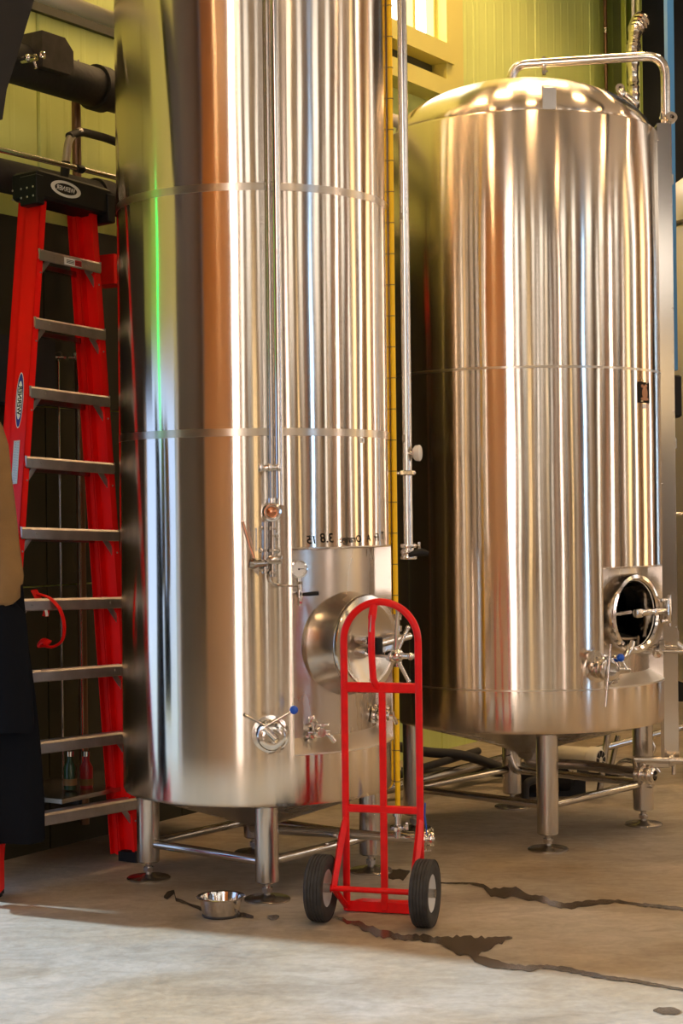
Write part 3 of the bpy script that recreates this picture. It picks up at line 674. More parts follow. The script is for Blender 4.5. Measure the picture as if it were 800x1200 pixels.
# racking valve lower left of the hatch
hp = HIT(700, 782, C2, R2); th = math.atan2(hp.x-C2[0], -(hp.y-C2[1])); A = AF(C2, th, hp.z, R2)
rv = sub('racking_valve', chrome, t2, lambda m: (m.lathe([(0, -.005), (.068, -.005), (.068, .004), (.05, .008), (.042, .03), (.042, .05), (.052, .054), (.054, .064), (.045, .072), (.040, .10), (.052, .105), (.052, .118), (.040, .122), (.028, .122), (.028, .09), (0, .09)], 44, A),
    clampnut(m, A, .06, .042, R_(160)), clampnut(m, A, .112, .042, R_(-70)), m.cyl(A @ V((-.03, .05, .01)), A @ V((-.05, .055, .06)), .032, n=24)))
sub('lever', chrome, rv, lambda m: m.tube([A @ V((-.008, .115, .13)), A @ V((-.045, -.165, .14))], [.005, .006], n=10))
sub('handle', chrome, rv, lambda m: (m.cyl(A @ V((.045, .045, .13)), A @ V((.07, .0, .14)), .006, n=10), m.cyl(A @ V((.03, .0, .13)), A @ V((.09, -.005, .13)), .012, n=14)))
sub('knob', blue_p, rv, lambda m: m.sph(A @ V((.043, .052, .13)), .0185))
el = sub('drain_elbow', chrome, t2, lambda m: (m.tube([HIT(722, 773, C2, .64), HIT(731, 772, C2, .70), HIT(738, 762, C2, .71), HIT(740, 752, C2, .70)], .017, n=16, fillet=.03), m.lathe([(0, 0), (.028, 0), (.03, .01), (.02, .016), (0, .016)], 24, frame(HIT(722, 775, C2, .64), (-.3, -1, 0)))))
hp = HIT(768, 762, C2, .64); 
sub('side_valve', chrome, t2, lambda m: (m.cyl(hp+V((-.06, 0, 0)), hp+V((.03, -.05, 0)), .018, n=16), m.lathe([(0, -.01), (.032, -.01), (.034, 0), (.032, .01), (0, .01)], 24, frame(hp+V((.0, -.04, 0)), (.8, -.6, 0))), m.box(tuple(hp+V((.02, -.05, .03))), (.03, .03, .05), None, .005), m.cyl(hp+V((.02, -.05, 0)), hp+V((.13, -.06, -.005)), .008, n=10), m.cyl(hp+V((.02, -.05, .022)), hp+V((.09, -.06, .022)), .008, n=10)))
# small marks
def emblem(m): patch(m, 754, 460, .112, .098, C2, R2, .0018)
sk = sub('sticker', mat('dark_sticker', (.02, .016, .012), .8, 0, spec=.1), t2, emblem); sk['label'] = 'dark sticker with a brown emblem'
def emb2(m):
    hp = HIT(754, 460, C2, R2); th = math.atan2(hp.x-C2[0], -(hp.y-C2[1])); T = T2
    def disc(x, y, rx, ry, off, n=16, a=0):
        vs = [T(th+(x)/R2, hp.z+y, R2+off)]+[T(th+(x+rx*cos(2*pi*i/n+a))/R2, hp.z+y+ry*sin(2*pi*i/n+a), R2+off) for i in range(n)]
        m.add(vs, [(0, 1+i, 1+(i+1) % n) for i in range(n)])
    disc(.008, -.002, .027, .030, .0024); disc(.006, -.03, .038, .008, .0026); disc(-.016, .03, .012, .008, .0025); disc(.018, .032, .014, .007, .0025); disc(0.006, .022, .016, .010, .0027)
sub('emblem', mat('emblem_brown', (.42, .17, .06), .5), sk, emb2, smooth=0)
sub('emblem_marks', mat('emblem_gold', (.55, .42, .22), .5), sk, lambda m: (patch(m, 752, 446, .022, .008, C2, R2, .003), patch(m, 751.5, 470, .02, .007, C2, R2, .003), patch(m, 757, 449, .012, .006, C2, R2, .003), patch(m, 753.5, 455, .004, .02, C2, R2, .003)), smooth=0)
tg_ = sub('tag', white_l, t2, lambda m: patch(m, 754.5, 476, .034, .022, C2, R2, .0018))
# lugs and hatch on the dome
lg = P(632, 100, 7.93); 
sub('lifting_lug', steel_leg, t2, lambda m: (m.box((C2[0]+.065, C2[1]-.652, 3.470), (.058, .012, .105), None, .002), m.box((C2[0]+.034, C2[1]-.64, 3.475), (.008, .040, .11), None, .002)))
def dclamp(m):
    p = P(733, 112, 8.45); u = V((.09, 0, -.075)).normalized(); A = frame(p, (0, -1, .2), (0, 0, 1)) @ Matrix.Rotation(R_(-38), 4, 'Z')
    m.box((.02, 0, 0), (.11, .022, .03), A, .004); m.box((-.02, -.01, .02), (.03, .03, .03), A, .004); m.box((.05, -.016, .01), (.05, .012, .04), A, .003)
    m.lathe([(.008, -.012), (.022, -.012), (.022, .012), (.008, .012)], 20, A @ Matrix.Translation((-.045, .012, 0))); m.box((.0, -.03, 0), (.06, .03, .03), A, .004)
sub('relief_clamp', pipe_m, t2, dclamp)
# cleaning arm over the dome
pz = P(620, 76, 8.5).z
pa = P(597, 92, 8.5); pbq = P(597, 76, 8.5); pc = P(778, 76, 8.35); pd = P(780, 152, 8.35)
ca = sub('cleaning_arm', pipe_m, t2, lambda m: m.tube([V((pa.x, pa.y, pa.z-.06)), V((pa.x+.02, pa.y, pz)), V((pd.x, pc.y, pz)), V((pd.x, pd.y, pd.z-.06))], .023, n=20, fillet=.10))
def cac(m):
    A = frame(P(637, 77, 8.48), (1, 0, 0)); ferrule(m, A, 0, .027); clampnut(m, A, 0, .026, R_(-90))
def cac2(m):
    A = frame(P(781, 138, 8.35), (0, 0, 1)); ferrule(m, A, 0, .028); clampnut(m, A, 0, .028, R_(0)); m.lathe([(.012, -.012), (.028, -.012), (.028, .012), (.012, .012)], 20, frame(P(786, 138, 8.30), (0.2, -1, .3)))
sub('clamp', chrome, ca, cac); sub('clamp', chrome, ca, cac2)
# upright steel channel at the right of the tank
cx = P(781, 400, 8.30); ztp, zbt = P(781, 144, 8.3).z, P(781, 893, 8.3).z
ch = thing('upright_channel', 'tall square steel box post hugging the right side of the shorter tank', 'post', V((cx.x, 8.35, zbt)))
def chan(m):
    w = .070; t_ = .004; x0, y0 = cx.x-w/2, 8.30
    m.box((cx.x, y0, (ztp+zbt)/2), (w, t_, ztp-zbt)); m.box((cx.x-w/2+t_/2, y0+.045, (ztp+zbt)/2), (t_, .086, ztp-zbt)); m.box((cx.x+w/2-t_/2, y0+.045, (ztp+zbt)/2), (t_, .086, ztp-zbt)); m.box((cx.x, y0+.09, (ztp+zbt)/2), (w, t_, ztp-zbt)); m.box((cx.x, y0+.045, ztp-.002), (w, .09, t_))
sub('box_section', mat('smooth_box_steel', (.70, .64, .57), .14, 1), ch, chan)
sub('bracket', pipe_d, ch, lambda m: [m.box((C2[0]+.69, 8.42, z), (.10, .02, .05)) for z in (3.2, 1.9, .95)])
sub('rivet', pipe_d, ch, lambda m: [m.lathe([(0, .003), (.004, .002), (.005, 0)], 10, frame((cx.x+dx, 8.298, z), (0, -1, 0))) for dx, z in ((.03, 2.55), (.03, 2.05), (-.03, 3.37), (.03, 1.0), (-.03, 1.7))])
# foot pipe and valves at the lower right
lp0, lp1 = P(742, 890, 8.2), P(806, 892, 8.2)
lpv = sub('drain_pipe', pipe_m, t2, lambda m: (m.cyl(lp0, lp1, .017, n=16), m.lathe([(0, -.012), (.030, -.012), (.032, 0), (.030, .012), (0, .012)], 24, frame(P(786, 891, 8.2), (1, 0, 0))), m.cyl(P(789, 891, 8.2), P(789, 908, 8.2), .010, n=10), m.box(tuple(P(770, 896, 8.2)), (.12, .02, .03), None, .004),
    m.cyl(P(742, 890, 8.2), P(746, 903, 8.15), .012, n=10)))
lp0 = P(690, 897, 8.35); lp1 = P(757, 908, 8.0)
ov2 = sub('outlet_pipe', pipe_d, t2, lambda m: (m.tube([V((C2[0], C2[1], .36)), V((C2[0], C2[1]-.02, lp0.z)), lp0, lp1], .024, n=16, fillet=.05)))
def outl2(m):
    A = frame(lp1, (lp1-lp0).normalized() if False else V((.8, -.6, 0)))
    for z in (-.02, .02): ferrule(m, A, z, .036)
    m.lathe([(0, -.05), (.034, -.05), (.034, .04), (.024, .045), (.024, .0), (0, .0)], 28, A); clampnut(m, A, .02, .034, R_(-60)); clampnut(m, A, -.02, .034, R_(60))
sub('outlet_valve', chrome, t2, outl2)

# ================================================================= LEFT BACKGROUND PIPES
def wp(x, y, q):    # point on the plane q in front of the green wall
    r = ray(x, y); t = (WALL-q)/(N2.x*r.x+N2.y*r.y); return V((0, 0, EYE))+r*t
def along(x, y, q, s0, s1): 
    p = wp(x, y, q); return RP(s0, q, p.z), RP(s1, q, p.z), p
a, b2, p = along(70, 90, .25, 4.9, 9.0)
ip = thing('insulated_pipe', 'fat black insulated pipe running along the wall above the ladder', 'pipe', a)
sub('insulation', black_ins, ip, lambda m: m.cyl(a, b2, .092, n=28))
pe = wp(115, 92, .25); pe.z = a.z
sub('collar', black_ins, ip, lambda m: m.cyl(pe-D2*.035, pe+D2*.035, .108, n=28))
sub('bolt', alu, ip, lambda m: [m.cyl(wp(x, 79, .25), wp(x, 70, .25), .008, .004, n=8) for x in (86, 92)])
bx = wp(46, 66, .25)
def boxp(m):
    A = frame(bx, -N2, (0, 0, 1)) ; h = .10
    m.prism([(-.12, -.09), (.06, -.09), (.085, -.06), (.085, .02), (.03, .07), (-.12, .07)], .16, A @ Matrix.Translation((0, 0, -.03)))
bb = sub('junction_cover', mat('dusty_black_metal', (.045, .035, .032), .6, 0, var=(20, .3, (1, 1, 1))), ip, boxp)
bf = wp(38, 68, .42)
sub('drain_cock', chrome, bb, lambda m: (m.cyl(bf+N2*.06, bf-N2*.02, .016, n=14), m.sph(bf+V((-.02, 0, .0)), .018), m.torus(frame(bf-N2*.02+V((.03, 0, .01)), -N2), .013, .005, 18, 8), m.cyl(bf, bf+V((.015, 0, -.045)), .007, n=8)))
a3, b3, p = along(30, 212, .16, 4.9, 9.0)
ip2 = thing('insulated_pipe', 'lower black insulated pipe along the wall just behind the ladder top', 'pipe', a3)
sub('insulation', black_ins, ip2, lambda m: m.cyl(a3, b3, .075, n=24))
pe2 = wp(118, 214, .16); pe2.z = a3.z; sub('collar', black_ins, ip2, lambda m: m.cyl(pe2-D2*.05, pe2+D2*.05, .088, n=24))
a4, b4, p = along(65, 191, .5, 4.9, 9.0)
rl = thing('steel_rail', 'thin grey steel rail running across above the ladder top', 'rail', a4)
sub('rod', pipe_d, rl, lambda m: m.cyl(a4, b4, .012, n=14)); rp_ = wp(93, 198, .5)
sub('coupling', blackp, rl, lambda m: m.cyl(rp_-D2*.02, rp_+D2*.02, .018, n=12))
a5, b5, p = along(95, 10, .6, 4.9, 9.0)
tag(MB().cyl(a5, b5, .035, n=20).build('water_pipe', mat('pale_pipe_paint', (.55, .5, .4), .4)), 'pale painted pipe crossing the top left corner', 'pipe')
pv = wp(90, 200, .10); 
cdt = MB(); cdt.cyl(V((pv.x, pv.y, .1)), V((pv.x, pv.y, wp(90, 120, .1).z)), .022, n=14)
tag(cdt.build('conduit', mat('brown_conduit', (.20, .11, .06), .35, .6)), 'brown upright conduit on the wall behind the ladder top', 'conduit')
pts = [wp(75, 215, .3), wp(77, 190, .3), wp(81, 160, .3), wp(94, 154, .28), wp(125, 162, .2), wp(150, 172, .2)]
hs = thing('flexible_hose', 'dark curved hose with grey end arching above the ladder', 'hose', pts[0])
sub('hose', black_ins, hs, lambda m: m.tube(pts[2:], .020, n=12, fillet=.08)); sub('pipe_end', alu, hs, lambda m: m.tube(pts[1:3]+[pts[3]], .019, n=12, fillet=.05)); sub('coupling', blackp, hs, lambda m: m.cyl(pts[0], pts[1], .022, n=12))
tb0 = wp(80, 26, .02).z
rbox(MB(), 4.9, 8.4, .0, .03, tb0, tb0+.10).build('trim_61', mat('dark_olive_trim', (.05, .045, .015), .6), kind='structure')
# dark brace at the top left corner
bt = thing('steel_brace', 'big black slanting steel plate filling the top left corner', 'brace', wp(-20, 100, .9))
def br(m):
    A = [wp(-60, -60, .9), wp(55, -60, .9), wp(40, 0, .9), wp(22, 60, .9), wp(8, 105, .9), wp(3, 140, .9), wp(-60, 160, .9)]
    n = len(A); m.add(A+[p_+N2*.05 for p_ in A], [tuple(range(n)), tuple(range(2*n-1, n-1, -1))]+[(i, (i+1) % n, n+(i+1) % n, n+i) for i in range(n)])
sub('plate', blackp, bt, br, smooth=0)
# thin rods and dim things on the wall behind the rungs
rods = []
for i, (x, y0, y1) in enumerate(((69, 420, 690), (92, 420, 690))):
    p = wp(x, 500, .12); z0, z1 = wp(x, y1, .12).z, wp(x, y0, .12).z
    t = thing('gas_line', ('left' if i == 0 else 'right')+' one of the two thin upright steel lines behind the ladder rungs', 'pipe', V((p.x, p.y, z0)), 'thin lines behind the ladder')
    sub('tube', pipe_m, t, lambda m: m.cyl(V((p.x, p.y, z0-.9)), V((p.x, p.y, z1)), .006, n=8)); sub('valve', chrome, t, lambda m: (m.box((p.x, p.y, z1+.01), (.04, .04, .05), None, .008), m.cyl(V((p.x-.04, p.y-.02, z1)), V((p.x+.04, p.y-.02, z1)), .008, n=8)))
for i, (x, m_) in enumerate(((82, mat('dark_green_bottle', (.03, .07, .03), .2)), (101, mat('red_bottle', (.40, .02, .02), .3)))):
    p = wp(x, 890, .35); zt = wp(x, 886, .35).z; zb = wp(x, 925, .35).z
    t = thing('spray_bottle', ('dark green' if i == 0 else 'red')+' slim bottle on the shelf behind the lower rungs', 'bottle', V((p.x, p.y, zb)))
    sub('body', m_, t, lambda m: m.lathe([(0, zb), (.028, zb), (.030, zb+.02), (.030, zt-.05), (.014, zt-.02), (.013, zt), (0, zt)], 18, Matrix.Translation((p.x, p.y, 0))))
    sub('cap', pipe_m, t, lambda m: m.lathe([(0, zt), (.018, zt), (.018, zt+.022), (0, zt+.024)], 16, Matrix.Translation((p.x, p.y, 0)))); sub('label', tan_c, t, lambda m: m.lathe([(.0308, zb+.02), (.0308, zb+.05)], 18, Matrix.Translation((p.x, p.y, 0))))
pz_ = wp(90, 925, .35).z
sh = thing('wall_shelf', 'low dark steel shelf on the wall behind the lower rungs', 'shelf', RP(6.0, .3, pz_))
sub('board', pipe_d, sh, lambda m: rbox(m, 5.6, 6.9, .03, .48, pz_-.02, pz_)); sub('bracket', dark_w, sh, lambda m: (rbox(m, 5.8, 5.82, .03, .4, pz_-.06, pz_-.02),)); sub('bracket', dark_w, sh, lambda m: (rbox(m, 6.6, 6.62, .03, .4, pz_-.06, pz_-.02),))
bxz = wp(5, 392, .2)
tag(rbox(MB(), 4.9, 5.9, .03, .2, bxz.z-.30, bxz.z).build('electric_box', dark_w), 'black box fixed to the wall left of the ladder', 'box')
rbx = wp(128, 318, .25)
tag(MB().box((0, 0, 0), (.12, .14, .16), frame(rbx, -N2)).build('alarm_box', red_l), 'small dim red box on the wall between ladder and tall tank', 'box')

# ================================================================= LADDER
Rl = Matrix(((D2.x, N2.x, 0, 0), (D2.y, N2.y, 0, 0), (0, 0, 1, 0), (0, 0, 0, 1)))
base = V((-1.175, 7.485, .012))
ML = Matrix.Translation(base) @ Rl @ Matrix.Rotation(R_(2.0), 4, 'Y') @ Matrix.Rotation(-math.atan(.15/3.0), 4, 'X')
ld = thing('step_ladder', 'tall red step ladder with grey rungs and black top leaning by the wall', 'ladder', ML)
HL = 3.0
def hw(z, side=1, ins=0):
    b_, t_ = (.375, .19) if side > 0 else (.55, .17)
    return b_+(t_-b_)*z/HL-ins
def channel(m, side, z0, z1, yf, depth, fl, ins=0, th=.006):
    def q(z, lx, ly): return ML @ V((side*(hw(z, side, ins)+lx), yf+ly, z))
    for (xa, xb, ya, yb) in ((-th, 0, 0, depth), (-fl, 0, 0, th), (-fl, 0, depth-th, depth), (-fl, -fl+th, th, .016)):
        vs = [q(z, x, y) for z in (z0, z1) for x in (xa, xb) for y in (ya, yb)]
        m.add(vs, [(0, 1, 3, 2), (4, 6, 7, 5), (0, 2, 6, 4), (1, 5, 7, 3), (0, 4, 5, 1), (2, 3, 7, 6)])
for sd in (-1, 1):
    r = sub('rail', red_l, ld, lambda m: channel(m, sd, .03, HL, -.045, .092, .038), smooth=0)
    sub('foot', blackp, r, lambda m: m.box((sd*(hw(0, sd)-.018), 0, .02), (.05, .11, .06), ML, .006))
    def riv(m):
        for k in range(1, 10):
            for dz, dx in ((.02, .012), (-.005, .012), (-.08, .012)):
                m.lathe([(0, .003), (.004, .002), (.0045, 0)], 8, ML @ Matrix.Translation((sd*(hw(k*.305, sd)-dx), -.0455, k*.305-.04+dz)) @ Matrix.Rotation(pi/2, 4, 'X'))
    sub('rivets', alu, r, riv)['kind'] = 'stuff'
    sub('rear_rail', red_l, ld, lambda m: channel(m, sd, .03, HL-.02, .050, .05, .028, .012), smooth=0)
for k in range(1, 10):
    z = k*.305-.038; wr_, wl_2 = hw(z, 1)-.008, -hw(z, -1)+.008; we = {1: wr_, -1: wl_2}
    def step(m):
        pr = [(-.052, -.030), (-.055, -.026), (-.055, .012), (-.045, .022), (.03, .022), (.03, .004), (.026, .004), (.026, .017), (-.040, .017), (-.050, .008), (-.050, -.030)]
        vs = [ML @ V((we[sx], y, z+zz)) for sx in (-1, 1) for y, zz in pr]; n = len(pr)
        m.add(vs, [(i, (i+1) % n, n+(i+1) % n, n+i) for i in range(n)])
        for sx in (-1, 1): m.box((we[sx], -.02, z+.0), (.004, .07, .045), ML)
        for sx in (-1, 1): m.lathe([(0, .003), (.005, .002), (.006, 0)], 8, ML @ Matrix.Translation((we[sx]-sx*.09, -.055, z-.004)) @ Matrix.Rotation(pi/2, 4, 'X'))
    r = sub('rung', alu, ld, step, smooth=30)
    for sx in (-1, 1):
        sub('brace', alu, r, lambda m: m.tube([ML @ V((we[sx]-sx*.075, -.03, z-.02)), ML @ V((we[sx]-sx*.004, -.03, z-.095))], .012, n=6, flat=(.35, 1.2)))
    sub('rear_bar', pipe_d, ld, lambda m: m.box(((wl_2+wr_)/2, .085, z-.02), (wr_-wl_2-.02, .03, .022), ML), smooth=0)
def cap(m): m.box((.01, -.005, HL+.010), (.49, .155, .125), ML, .012)
cp_ = sub('top_cap', blackp, ld, cap, smooth=30)
sub('corner_plate', blackp, cp_, lambda m: m.box((-.225, -.04, HL-.02), (.05, .10, .13), ML, .004))
sub('corner_plate', blackp, cp_, lambda m: m.box((.245, -.04, HL-.02), (.05, .10, .13), ML, .004))
sub('screws', alu, cp_, lambda m: [m.lathe([(0, .003), (.004, .002), (.005, 0)], 8, ML @ Matrix.Translation((-.251, y, z_)) @ Matrix.Rotation(-pi/2, 4, 'Y')) for y in (-.07, -.035, .0, .05) for z_ in (HL-.01, HL-.05)])['kind'] = 'stuff'
def flat_on(m, M, body=None, size=.03, ell=None, hole=None, off=0, rect=None, mirror=True, bold=0, sx=1):
    if ell:
        n = 40; o_ = [(ell[0]*cos(2*pi*i/n), ell[1]*sin(2*pi*i/n)) for i in range(n)]
        if hole:
            i_ = [(hole[0]*cos(2*pi*i/n), hole[1]*sin(2*pi*i/n)) for i in range(n)]
            m.add([(x, y, off) for x, y in o_+i_], [(i, (i+1) % n, n+(i+1) % n, n+i) for i in range(n)], M)
        else: m.add([(x, y, off) for x, y in o_], [tuple(range(n))], M)
    if rect: m.box((0, 0, off), (rect[0], rect[1], .0006), M)
    if body:
        vs, fs = text_geo(body, size, bold); m.add([((-v.x if mirror else v.x)*sx, v.y, off) for v in vs], fs, M)
FR = ML @ Matrix.Translation((.0, -.0832, HL+.012)) @ Matrix.Rotation(pi/2, 4, 'X')
lgo = sub('oval_badge', white_l, cp_, lambda m: flat_on(m, FR @ Matrix.Translation((-.055, 0, 0)), ell=(.098, .036), hole=(.072, .024), off=.001), smooth=0)
sub('badge_letters', white_l, cp_, lambda m: flat_on(m, FR @ Matrix.Translation((-.055, 0, 0)), body='WERNER', size=.030, off=.001, bold=.0006), smooth=0)
# labels on the left rail's outer web and on the top rung
zl_ = 2.06
SW = ML @ Matrix.Translation((-(hw(zl_, -1)+.0012), .0, zl_)) @ Matrix.Rotation(math.atan(.38/3.0), 4, 'Y') @ Matrix.Rotation(-pi/2, 4, 'Y') @ Matrix.Rotation(0, 4, 'Z')
# local axes of SW: z -> -x of ladder, x -> z of ladder
ov_ = sub('oval_label', mat('navy_label', (.03, .03, .28), .4), ld, lambda m: flat_on(m, SW, ell=(.118, .019), off=.0015), smooth=0)
sub('label_field', white_l, ov_, lambda m: flat_on(m, SW, ell=(.085, .0155), off=.0022), smooth=0)
sub('label_rim', white_l, ov_, lambda m: flat_on(m, SW, ell=(.123, .022), hole=(.118, .0195), off=.0015), smooth=0)
sub('label_letters', ink, ov_, lambda m: flat_on(m, SW @ Matrix.Rotation(pi, 4, 'Z'), body='WERNER', size=.032, off=.003, bold=.0008, mirror=True), smooth=0)
zl2 = 1.79
SW2 = ML @ Matrix.Translation((-(hw(zl2, -1)+.0012), .0, zl2)) @ Matrix.Rotation(math.atan(.38/3.0), 4, 'Y') @ Matrix.Rotation(-pi/2, 4, 'Y')
wl_ = sub('warning_label', mat('grey_label', (.55, .55, .56), .6), ld, lambda m: flat_on(m, SW2, rect=(.19, .036), off=.0015), smooth=0)
sub('small_print', pipe_d, wl_, lambda m: [m.box((x, y, .0022), (.0022, .010, .0004), SW2) for x in [(-.088+.0056*k) for k in range(32)] for y in (-.009, .006)], smooth=0)['kind'] = 'stuff'
k = 9; z = k*.305-.038
RG = ML @ Matrix.Translation((.01, -.0555, z-.009)) @ Matrix.Rotation(pi/2, 4, 'X')
rgl = sub('rung_label', white_l, ld, lambda m: flat_on(m, RG, rect=(.115, .032), off=.001), smooth=0)
sub('red_field', mat('label_red', (.45, .02, .02), .5), rgl, lambda m: m.box((.034, 0, .0016), (.044, .026, .0006), RG), smooth=0)
sub('small_print', ink, rgl, lambda m: [m.box((-.018, y, .0016), (.05, .003, .0005), RG) for y in (-.006, .0, .006)]+[m.box((.034, y, .002), (.03, .002, .0005), RG) for y in (-.004, .004)], smooth=0)['kind'] = 'stuff'
# red strap hanging on the rung
stp = thing('red_strap', 'bright red webbing strap looped over a ladder rung', 'strap', P(60, 710, 7.42))
def ribbon(m, pts, w, t=.003):
    pts = [V(p) for p in pts]; q = []
    for i in range(len(pts)-1):
        p0, p1, p2, p3 = pts[max(i-1, 0)], pts[i], pts[i+1], pts[min(i+2, len(pts)-1)]
        for k in range(6):
            t_ = k/6; q.append(.5*((2*p1)+(-p0+p2)*t_+(2*p0-5*p1+4*p2-p3)*t_*t_+(-p0+3*p1-3*p2+p3)*t_**3))
    q.append(pts[-1]); m.tube(q, w/2, n=8, flat=(.5, 1) if False else (1, .35))
sub('webbing', red_l, stp, lambda m: ribbon(m, [P(44, 696, 7.39), P(58, 701, 7.38), P(70, 714, 7.37), P(75, 732, 7.37), P(73, 750, 7.38), P(62, 758, 7.38), P(52, 757, 7.38), P(45, 757, 7.38), P(50, 751, 7.37), P(58, 754, 7.36)], .036))
sub('webbing_tail', red_l, stp, lambda m: ribbon(m, [P(40, 692, 7.40), P(46, 703, 7.38), P(54, 714, 7.37), P(53, 722, 7.37)], .040))
sub('buckle', white_l, stp, lambda m: ribbon(m, [P(50, 706, 7.35), P(54, 716, 7.34), P(55, 722, 7.34)], .018))

# ================================================================= COATS ON A STAND AT THE LEFT EDGE
cs = thing('coat_stand', 'black coat stand at the left edge of the picture, only its foot in view', 'coat stand', G(-60, 1040))
gp = P(-45, 600, 6.97)
sub('pole', blackp, cs, lambda m: m.cyl(V((gp.x, gp.y, .02)), V((gp.x, gp.y, 2.1)), .022, n=14))
le = G(8, 1046)
sub('leg', blackp, cs, lambda m: m.tube([V((gp.x, gp.y, .36)), V((gp.x+.08, 6.92, .25)), V((le.x, 6.95, .03))], [.02, .02, .026], n=10, fillet=.05))
sub('base', blackp, cs, lambda m: m.lathe([(0, 0), (.07, 0), (.07, .015), (.04, .04), (0, .04)], 32, Matrix.Translation((gp.x, gp.y, 0))))
def garment(m, prof, d, folds, n=48, thick=.5, ph=0, amp=.06):   # prof: rows (xl, xr, y) px
    vs = []; 
    for i, (xl, xr, y) in enumerate(prof):
        a, b_ = P(xl, y, d), P(xr, y, d); c = (a+b_)/2; rx = (b_.x-a.x)/2
        for k in range(n):
            t = 2*pi*k/n; f = 1+amp*sin(folds*t+ph+i*.12)*(i/len(prof))
            vs.append(V((c.x+rx*cos(t)*(1+(f-1)*.4*abs(sin(t))), c.y+rx*thick*sin(t)*f, c.z+.004*sin(3*t))))
    r = len(prof); fs = [(i*n+k, i*n+(k+1) % n, (i+1)*n+(k+1) % n, (i+1)*n+k) for i in range(r-1) for k in range(n)]
    fs += [tuple(range(n)), tuple(range((r-1)*n, r*n))[::-1]]
    m.add(vs, fs)
bc = thing('black_coat', 'long black coat hanging at the left edge in front of the ladder', 'coat', P(-50, 985, 6.75))
sub('coat_body', black_c, bc, lambda m: garment(m, [(-35, -12, 500), (-42, 0, 530), (-44, 18, 600), (-46, 26, 680), (-48, 34, 760), (-50, 42, 820), (-52, 48, 880), (-54, 52, 940), (-54, 52.5, 984), (-52, 51, 986)], 6.95, 7, thick=.42, amp=.10), smooth=60)
sub('coat_sleeve', black_c, bc, lambda m: garment(m, [(-20, 12, 700), (-20, 30, 720), (-16, 36, 780), (-12, 40, 850), (-6, 38, 858)], 6.83, 3, thick=.5), smooth=60)
tj = thing('tan_jacket', 'tan canvas jacket sleeve hanging over the black coat at the left edge', 'jacket', P(-20, 700, 6.6))
sub('jacket_body', tan_c, tj, lambda m: garment(m, [(-40, -15, 475), (-48, -2, 500), (-50, 4, 560), (-50, 6, 640), (-50, 8, 690), (-48, 6, 706)], 6.86, 5, thick=.3), smooth=60)
sub('sleeve', tan_c, tj, lambda m: garment(m, [(-40, -6, 484), (-34, 3, 500), (-26, 10, 522), (-22, 14, 560), (-18, 19, 600), (-14, 23, 640), (-6, 28, 676), (-4, 27, 684), (-5, 24, 686), (-6, 24, 700), (-6, 16, 707), (-4, 8, 709)], 6.80, 4, thick=.5, amp=.03), smooth=60)
rb_ = G(-6, 1020); 
tag(MB().box((0, 0, .15), (.06, .16, .28), Matrix.Translation((P(-1.5, 1000, 6.9).x-.022, 6.9, .03)), .02).build('red_bag', red_l), 'sliver of a bright red bag at the left edge beside the coat', 'bag')

# ================================================================= HAND TRUCK
wl0, wr0 = G(376, 1079), G(498, 1086)
ax = (wr0-wl0); ax.z = 0; axl = ax.length; ax.normalize(); ay = V((-ax.y, ax.x, 0))    # ay points away from camera
mid = (wl0+wr0)/2; MT = Matrix(((ax.x, ay.x, 0, mid.x), (ax.y, ay.y, 0, mid.y), (0, 0, 1, 0), (0, 0, 0, 1)))
ht = thing('hand_truck', 'bright red two-wheeled hand truck with arched handle standing before the tall tank', 'hand truck', MT)
def W(x, y, z): return MT @ V((x, y, z))
WRr = .128; fy = .17; hx = .151
tr = .0145
for sd in (-1, 1):
    wc = (sd*axl/2, 0, WRr)
    Mw = MT @ Matrix.Translation(wc) @ Matrix.Rotation(pi/2, 4, 'Y')
    def tyre(m):
        pr = [(.072, -.030), (.095, -.036), (.115, -.036), (.123, -.032)]
        for k in range(5):
            z = -.026+k*.0125; pr += [(.1275, z), (.128, z+.004), (.1275, z+.008), (.1245, z+.0088), (.1245, z+.0115)]
        pr += [(.123, .032), (.115, .036), (.095, .036), (.072, .030), (.072, -.030)]
        m.lathe(pr, 64, Mw)
    wh_ = sub('wheel', rubber, ht, tyre, smooth=50)
    sub('rim', rim_m, wh_, lambda m: (m.lathe([(.0735, -.028), (.068, -.024), (.05, -.008), (.02, -.006), (.02, -.03), (0, -.03)], 40, Mw), m.lathe([(.0735, .028), (.068, .024), (.05, .008), (.02, .006)], 40, Mw)))
    sub('hub', pipe_d, wh_, lambda m: m.cyl(Mw @ V((0, 0, -.045)), Mw @ V((0, 0, .042)), .017, n=18))
def frm(m):
    top = 1.222; R0 = hx
    pts = [W(-hx*1.0, fy, .01), W(-hx*1.0, fy, top-R0)]
    for k in range(1, 25):
        a = pi-pi*k/24; pts.append(W(R0*cos(a), fy, top-R0+R0*sin(a)*1.02))
    pts.append(W(hx, fy, .01)); m.tube(pts, tr, n=16)
sub('frame', red, ht, frm)
sub('handle', red, ht, lambda m: m.tube([W(-.026, fy, 1.212), W(-.030, fy-.02, 1.15), W(-.030, fy-.03, 1.04), W(-.026, fy-.02, .915), W(-.012, fy, .89)], [.0155, .017, .017, .015, .014], n=14, fillet=.02))
sub('centre_bar', red, ht, lambda m: m.box((.004, fy, .46), (.026, .018, .90), MT, .004))
for z, h in ((.888, .040), (.410, .030)):
    sub('crossbar', red, ht, lambda m: m.box((0, fy, z), (2*hx, .020, h), MT, .004))
sub('axle', red, ht, lambda m: m.cyl(W(-axl/2+.02, 0, WRr), W(axl/2-.02, 0, WRr), .011, n=14))
